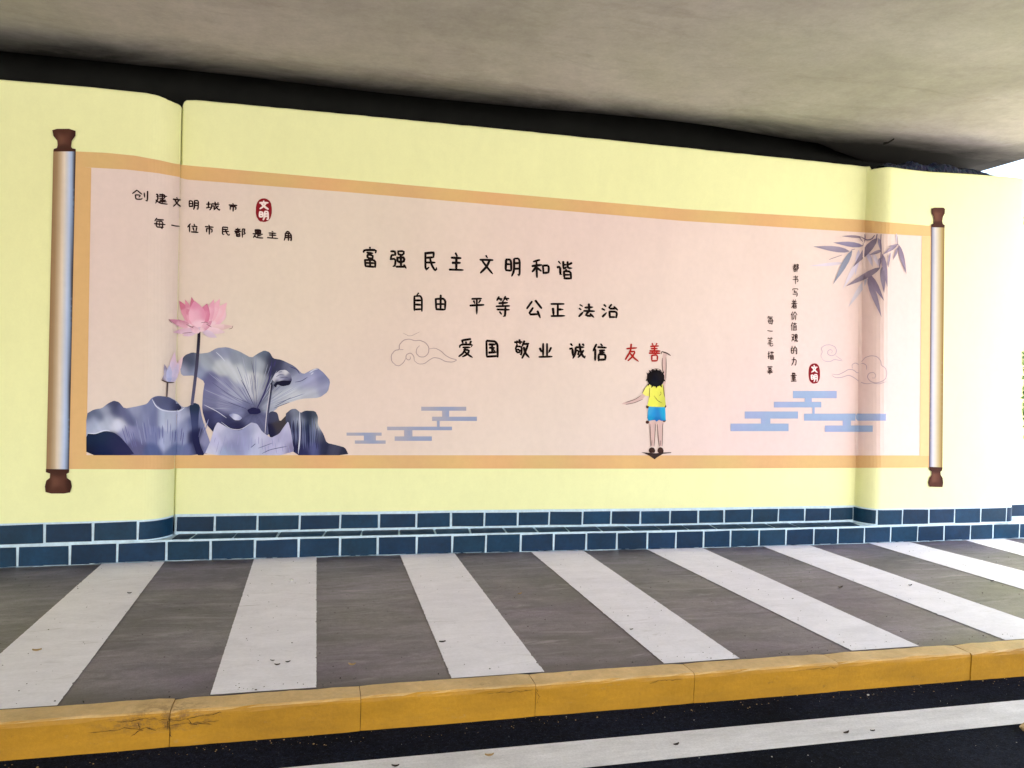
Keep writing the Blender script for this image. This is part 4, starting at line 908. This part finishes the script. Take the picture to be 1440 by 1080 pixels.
def seal(cx, cy, wd, ht, lab):
    pl = []
    for k in range(36):
        a = k * math.pi / 18; r_ = 1 + random.uniform(-.02, .02); e = 2.5
        pl.append((cx + wd / 2 * r_ * math.copysign(abs(math.cos(a)) ** (2 / e), math.cos(a)), cy + ht / 2 * r_ * math.copysign(abs(math.sin(a)) ** (2 / e), math.sin(a))))
    s = shape('seal_stamp', pl, (138, 26, 36), .0056, step=3, label=lab)
    glyph('文', cx, cy - ht * .22, wd * .62, ht * .36, wd * .095, (244, 226, 220), .0064, s)
    glyph('明', cx, cy + ht * .22, wd * .62, ht * .40, wd * .09, (244, 226, 220), .0064, s)
seal(371, 295.6, 22.5, 33, 'red oval seal beside the small heading'); seal(1145.2, 525.2, 16, 28.5, 'red oval seal beside the vertical writing')

# --- the boy painted with his back to us, writing
cb = lambda x, y: (840 + x / 5.4, 460 + y / 5.4)
SK = (216, 184, 176); OUT = (86, 64, 62)
boy = shape('painted_boy', T(cb, [(395, 700), (400, 460), (500, 400), (497, 330), (492, 280), (494, 235), (500, 200), (515, 188), (530, 196), (522, 240), (522, 300), (522, 380), (516, 450), (515, 700), (497, 760), (492, 830), (494, 905), (470, 905), (458, 820), (452, 735), (444, 735), (438, 820), (432, 905), (406, 905), (402, 820), (395, 735)]), SK, .0056, step=4, label='boy seen from behind, writing on the scroll with one arm raised')
shape('left_arm', T(cb, [(352, 490), (330, 520), (300, 540), (255, 556), (205, 570), (182, 584), (215, 588), (262, 576), (310, 566), (345, 546), (366, 520)]), SK, .0060, boy, step=3, sm=1)
shape('shirt', T(cb, [(388, 430), (430, 440), (500, 436), (508, 470), (512, 520), (520, 588), (508, 610), (445, 612), (380, 598), (388, 560), (392, 525), (362, 520), (342, 502), (356, 470)]),
      T(cb, [(370, 480, (238, 232, 120)), (430, 500, (236, 236, 96)), (480, 520, (226, 224, 92)), (440, 590, (232, 236, 92)), (500, 590, (204, 206, 84)), (510, 540, (206, 210, 96))]), .0068, boy, step=2.2, label='yellow short sleeved shirt')
shape('shorts', T(cb, [(390, 604), (515, 608), (518, 660), (520, 708), (485, 712), (470, 704), (450, 718), (436, 706), (388, 712), (380, 690), (384, 640)]),
      T(cb, [(395, 640, (70, 168, 218)), (430, 660, (36, 150, 214)), (460, 660, (46, 126, 196)), (500, 650, (40, 170, 214)), (450, 710, (28, 110, 180)), (400, 700, (30, 150, 200))]), .0072, boy, step=2.2, label='blue shorts')
shape('hair', T(cb, [(376, 392), (378, 366), (384, 350), (398, 345), (404, 336), (414, 340), (404, 325), (428, 334), (436, 322), (450, 332), (466, 325), (474, 334), (490, 336), (494, 350), (508, 362), (510, 380), (506, 412), (492, 436), (465, 450), (435, 452), (405, 442), (384, 420)]),
      T(cb, [(400, 380, (16, 10, 12)), (440, 400, (8, 10, 30)), (480, 380, (24, 18, 22)), (440, 440, (20, 22, 24))]), .0076, boy, step=3, sm=1)
strokes('hair_tuft', [(T(cb, q_), w_ / 5.4, (.9, .1), 1) for q_, w_ in [([(410, 350), (398, 334), (392, 326)], 14), ([(430, 345), (424, 326), (412, 318)], 14), ([(455, 345), (452, 326), (444, 316)], 13), ([(475, 350), (478, 330), (474, 320)], 12),
    ([(490, 360), (502, 344), (506, 336)], 12), ([(392, 370), (378, 352), (374, 346)], 13), ([(385, 400), (372, 402), (368, 410)], 12), ([(500, 400), (512, 404), (516, 414)], 12), ([(395, 425), (386, 440), (384, 448)], 12), ([(420, 440), (414, 454), (410, 460)], 12), ([(450, 444), (450, 458), (446, 464)], 12), ([(480, 438), (486, 450), (488, 458)], 12)]], (16, 10, 14), .0078, boy)
for q in ([(390, 940), (394, 922), (410, 912), (430, 916), (440, 936), (436, 954), (400, 956)], [(456, 940), (462, 920), (478, 910), (496, 918), (504, 938), (500, 954), (464, 956)]):
    shape('shoe', T(cb, q), (64, 42, 36), .0076, boy, step=3, sm=1)
for cx_, cy_, rr in ((382, 606, 12), (510, 601, 14), (380, 722, 13), (508, 708, 13)):
    shape('dark_patch', T(cb, [(cx_ + rr * math.cos(k * .7) * 1.05, cy_ + rr * math.sin(k * .7)) for k in range(9)]), (84, 52, 46), .0064, boy, step=3)
shape('drawn_shadow', T(cb, [(333, 950), (370, 952), (400, 956), (450, 958), (500, 952), (562, 950), (560, 956), (500, 962), (475, 976), (450, 992), (435, 1004), (415, 990), (390, 974), (360, 960)]), (58, 44, 42), .0072, boy, step=4)  # shadow at the boy's feet, drawn as part of the print
strokes('outline', [(T(cb, q), w_ / 5.4, (.5, .5), 2) for q, w_ in [
    ([(490, 185), (530, 198), (556, 216)], 9), ([(484, 205), (488, 185), (500, 190)], 6), ([(494, 235), (492, 290), (500, 350)], 4), ([(522, 230), (524, 300), (520, 400)], 4), ([(330, 520), (290, 548), (215, 572)], 4), ([(215, 588), (280, 576), (345, 548)], 4),
    ([(398, 460), (396, 500), (398, 535)], 4), ([(388, 430), (362, 462), (342, 502)], 4), ([(500, 440), (506, 500), (512, 530)], 4), ([(470, 520), (485, 510), (480, 490)], 3), ([(430, 520), (460, 560), (490, 575)], 3),
    ([(400, 735), (403, 820), (406, 905)], 4), ([(442, 735), (438, 820), (432, 905)], 4), ([(456, 735), (462, 830), (470, 905)], 4), ([(497, 730), (494, 830), (493, 905)], 4), ([(415, 860), (412, 900)], 3), ([(480, 860), (478, 900)], 3),
    ([(376, 395), (384, 352), (420, 322), (455, 312), (490, 330)], 3)]], OUT, .0084, boy)

for o in bpy.data.objects:
    if o.name.split('.')[0] in ('petal_line', 'hair_tuft', 'outline', 'pod_mark', 'bamboo_stem', 'outline_cloud'):
        o['kind'] = 'stuff' if not o.name.startswith('outline_cloud') else ''
        if not o['kind']: del o['kind']
# --- a second print begins on the next bay, at the very edge of the view
M2 = tag(empty('leafy_mural'), 'thin edge of a green leafy print on the next bay, at the far right', 'mural')
def spots(n, x0, x1, y0, y1, name, lab=None):
    V = []; F = []; cols = []
    for _ in range(n):
        x = random.uniform(x0, x1); y = random.uniform(y0, y1); a = random.uniform(0, 6.28); L = random.uniform(2, 5); wd = L * .4
        p = [(x + L * math.cos(a), y + L * math.sin(a)), (x - wd * math.sin(a), y + wd * math.cos(a)), (x - L * math.cos(a), y - L * math.sin(a)), (x + wd * math.sin(a), y - wd * math.cos(a))]
        q = len(V); w3 = hit([u[0] for u in p], [u[1] for u in p], .006 + random.uniform(0, .003)); V += [tuple(v) for v in w3]; F.append((q, q + 1, q + 2, q + 3))
        cc = random.choice([(70, 104, 52), (96, 128, 66), (44, 76, 40), (120, 146, 84)]); cols += [pc(cc)] * 4
    o = mesh_obj(name, V, F, PRINT, M2, cols); o['kind'] = 'stuff'
    return o
spots(2600, 1439, 1690, 490, 620, 'foliage'); spots(500, 1441, 1690, 262, 345, 'foliage')

# ------------------------------------------------------------------ small things
# crumpled dark sheet lying on the wall top at the right
V = []; F = []
nx, ny = 60, 8
for i in range(nx + 1):
    u = i / nx; x = 4.95 + 1.22 * u
    h = .10 * math.sin(math.pi * min(1, u * 1.05)) ** .6 + .01
    zt_ = float(np.interp(x, *ztR))
    for j in range(ny + 1):
        v = j / ny; y = 6.135 + .20 * v
        z = zt_ + .006 + h * (.25 + .75 * math.sin(v * math.pi)) * (.70 + .18 * math.sin(u * 23 + v * 3) + .12 * math.sin(u * 57 + 2 + v * 5)) + random.uniform(0, .012)
        if j == 0: z = zt_ + .004
        V.append((x + random.uniform(-.006, .006), y + random.uniform(-.01, .01), z))
for i in range(nx):
    for j in range(ny): a = i * (ny + 1) + j; F.append((a, a + ny + 1, a + ny + 2, a + 1))
tp = mesh_obj('plastic_sheet', V, F, TARP); tag(tp, 'crumpled dark blue plastic sheet lying on top of the wall at the right', 'plastic sheet')
so_ = tp.modifiers.new('thick', 'SOLIDIFY'); so_.thickness = .003
# black twig stuck to the soffit
def tube(name, pts, r, mat, parent=None):
    V = []; F = []; m = 6
    for k, p in enumerate(pts):
        rr = r * (1 - .5 * k / len(pts))
        for a in range(m): V.append((p[0], p[1] + rr * math.cos(a * 6.283 / m), p[2] + rr * math.sin(a * 6.283 / m)))
    for k in range(len(pts) - 1):
        for a in range(m): F.append((k * m + a, (k + 1) * m + a, (k + 1) * m + (a + 1) % m, k * m + (a + 1) % m))
    F.append(tuple(range(m))); F.append(tuple((len(pts) - 1) * m + a for a in reversed(range(m))))
    return mesh_obj(name, V, F, mat, parent)
q = [gx(1243, 203, ZS - .02), gx(1249, 199, ZS - .02), gx(1257, 195.5, ZS - .02)]
tw = tube('twig', [(q[0][0], q[0][1], ZS - .012), (q[1][0], q[1][1], ZS - .03), (q[2][0], q[2][1], ZS - .02)], .012, TWIG)
tag(tw, 'short black twig clinging to the underside of the deck above the right pier', 'twig')
# leaves and pebbles
def leaf(px, py, z, L, label, mat, group=None, ang=None):
    x, y = gx(px, py, z); a = random.uniform(0, 6.28) if ang is None else ang; V = []; F = []; n = 7
    for k in range(n):
        u = k / (n - 1); wd = L * .22 * math.sin(math.pi * (u * .9 + .06)); cz = .004 + L * .22 * (u - .5) ** 2 * 4 * random.uniform(.4, 1)
        for s_, hz in ((-1, L * .10), (0, 0), (1, L * .13)):
            lx0 = (u - .5) * L; ly0 = s_ * wd
            V.append((x + lx0 * math.cos(a) - ly0 * math.sin(a), y + lx0 * math.sin(a) + ly0 * math.cos(a), z + cz + hz))
    for k in range(n - 1):
        for s_ in (0, 1): i = k * 3 + s_; F.append((i, i + 3, i + 4, i + 1))
    o = mesh_obj('leaf', V, F, mat); tag(o, label, 'leaf', group); md = o.modifiers.new('thick', 'SOLIDIFY'); md.thickness = .0015
    return o
def stone(px, py, z, r, label, mat=PEBB, group=None):
    x, y = gx(px, py, z); bm = bmesh.new(); bmesh.ops.create_icosphere(bm, subdivisions=1, radius=r)
    for v in bm.verts: v.co *= random.uniform(.7, 1.15); v.co.z *= .6; v.co += Vector((x, y, z + r * .4))
    me = bpy.data.meshes.new('pebble'); bm.to_mesh(me); bm.free(); me.materials.append(mat)
    o = bpy.data.objects.new('pebble', me); COL.objects.link(o); tag(o, label, 'pebble', group); return o
leaf(1440, 1027, -.15, .085, 'curled tan dry leaf on the black road at the right edge', BROWNLEAF, ang=.6)
leaf(1190, 1032, -.146, .032, 'left of two dark dry leaves on the white road line', DARKLEAF, ang=.2)
leaf(1227, 1029, -.146, .022, 'right of two dark dry leaves on the white road line', DARKLEAF, ang=-.2)
leaf(951, 1048.5, -.146, .030, 'dark purple dry leaf on the white road line by its upper edge', DARKLEAF, ang=.3)
leaf(688, 1064, -.146, .036, 'brownish dry leaf on the road line near the bottom centre', BROWNLEAF, ang=-.1)
leaf(556, 1079, -.146, .03, 'dark leaf scrap at the lower end of the white road line', DARKLEAF)
stone(410, 817, .004, .017, 'white pebble near the wall on the second full stripe')
leaf(731, 836, 0, .03, 'pale scrap of leaf on the grey strip in the middle', BROWNLEAF, ang=.4)
leaf(888, 886, .004, .022, 'tiny brown leaf on the stripe right of the middle', DARKLEAF)
leaf(383, 930, .004, .02, 'first dark crumb of three low on the second full stripe', DARKLEAF)
leaf(390, 936, .004, .026, 'middle dark crumb of three low on the second full stripe', DARKLEAF, ang=.1)
leaf(405, 932, .004, .022, 'last dark crumb of three low on the second full stripe', DARKLEAF, ang=.3)
leaf(622, 904, .004, .035, 'dark streaky leaf bit at the left edge of the central stripe', DARKLEAF, ang=0)
leaf(182, 835, .004, .024, 'dark crumb near the wall end of the leftmost stripe', DARKLEAF, ang=0)
leaf(52, 916, .004, .04, 'thin pale twig-like leaf on the leftmost stripe', BROWNLEAF, ang=.2)
leaf(1182, 827, 0, .04, 'dark leaf on the grey strip below the right wall fold', DARKLEAF, ang=.2)
leaf(1280, 824, .004, .03, 'dark leaf bit on the white stripe near the right pier', DARKLEAF, ang=.1)
leaf(1395, 818, .004, .03, 'dark leaf bit on the edge of the stripe near the right border', DARKLEAF, ang=.1)
leaf(495, 936, 0, .034, 'pale leaf scrap on the grey strip left of the centre', BROWNLEAF, ang=-.2)
stone(1221, 978, -.15, .008, 'larger light stone on the road below the third kerb joint')
# fine grit nobody could count
def grit(n, xr, yr_, z, mat, name, rlo, rhi, label=None):
    V = []; F = []
    for _ in range(n):
        x = random.uniform(*xr); y = random.uniform(*yr_); r = random.uniform(rlo, rhi) * random.choice([.6, .8, 1, 1, 1.5]); q = len(V); a = random.uniform(0, 2)
        for k in range(4): V.append((x + r * math.cos(a + k * 1.57) * random.uniform(.6, 1.2), y + r * math.sin(a + k * 1.57) * random.uniform(.6, 1.2), z))
        V.append((x, y, z + r * .7))
        for k in range(4): F.append((q + k, q + (k + 1) % 4, q + 4))
    o = mesh_obj(name, V, F, mat); tag(o, label, 'grit', kind='stuff'); return o
grit(260, (-2, 6.5), (2.5, 3.54), -.15, PEBB, 'road_grit', .001, .003, 'pale grit scattered over the black road')
grit(260, (-2, 6.5), (3.44, 3.545), -.149, BROWNLEAF, 'gutter_litter', .0012, .004, 'small brown crumbs of litter lying in the gutter below the kerb')
grit(260, (-3, 6.6), (3.70, 3.80), .004, DARKLEAF, 'kerb_side_dirt', .0012, .0045, 'dark crumbs gathered along the back of the kerb')
grit(1100, (-3, 6.6), (3.72, 6.1), .004, DARKLEAF, 'pavement_grit', .0012, .004, 'dark crumbs and grit scattered over the striped pavement')
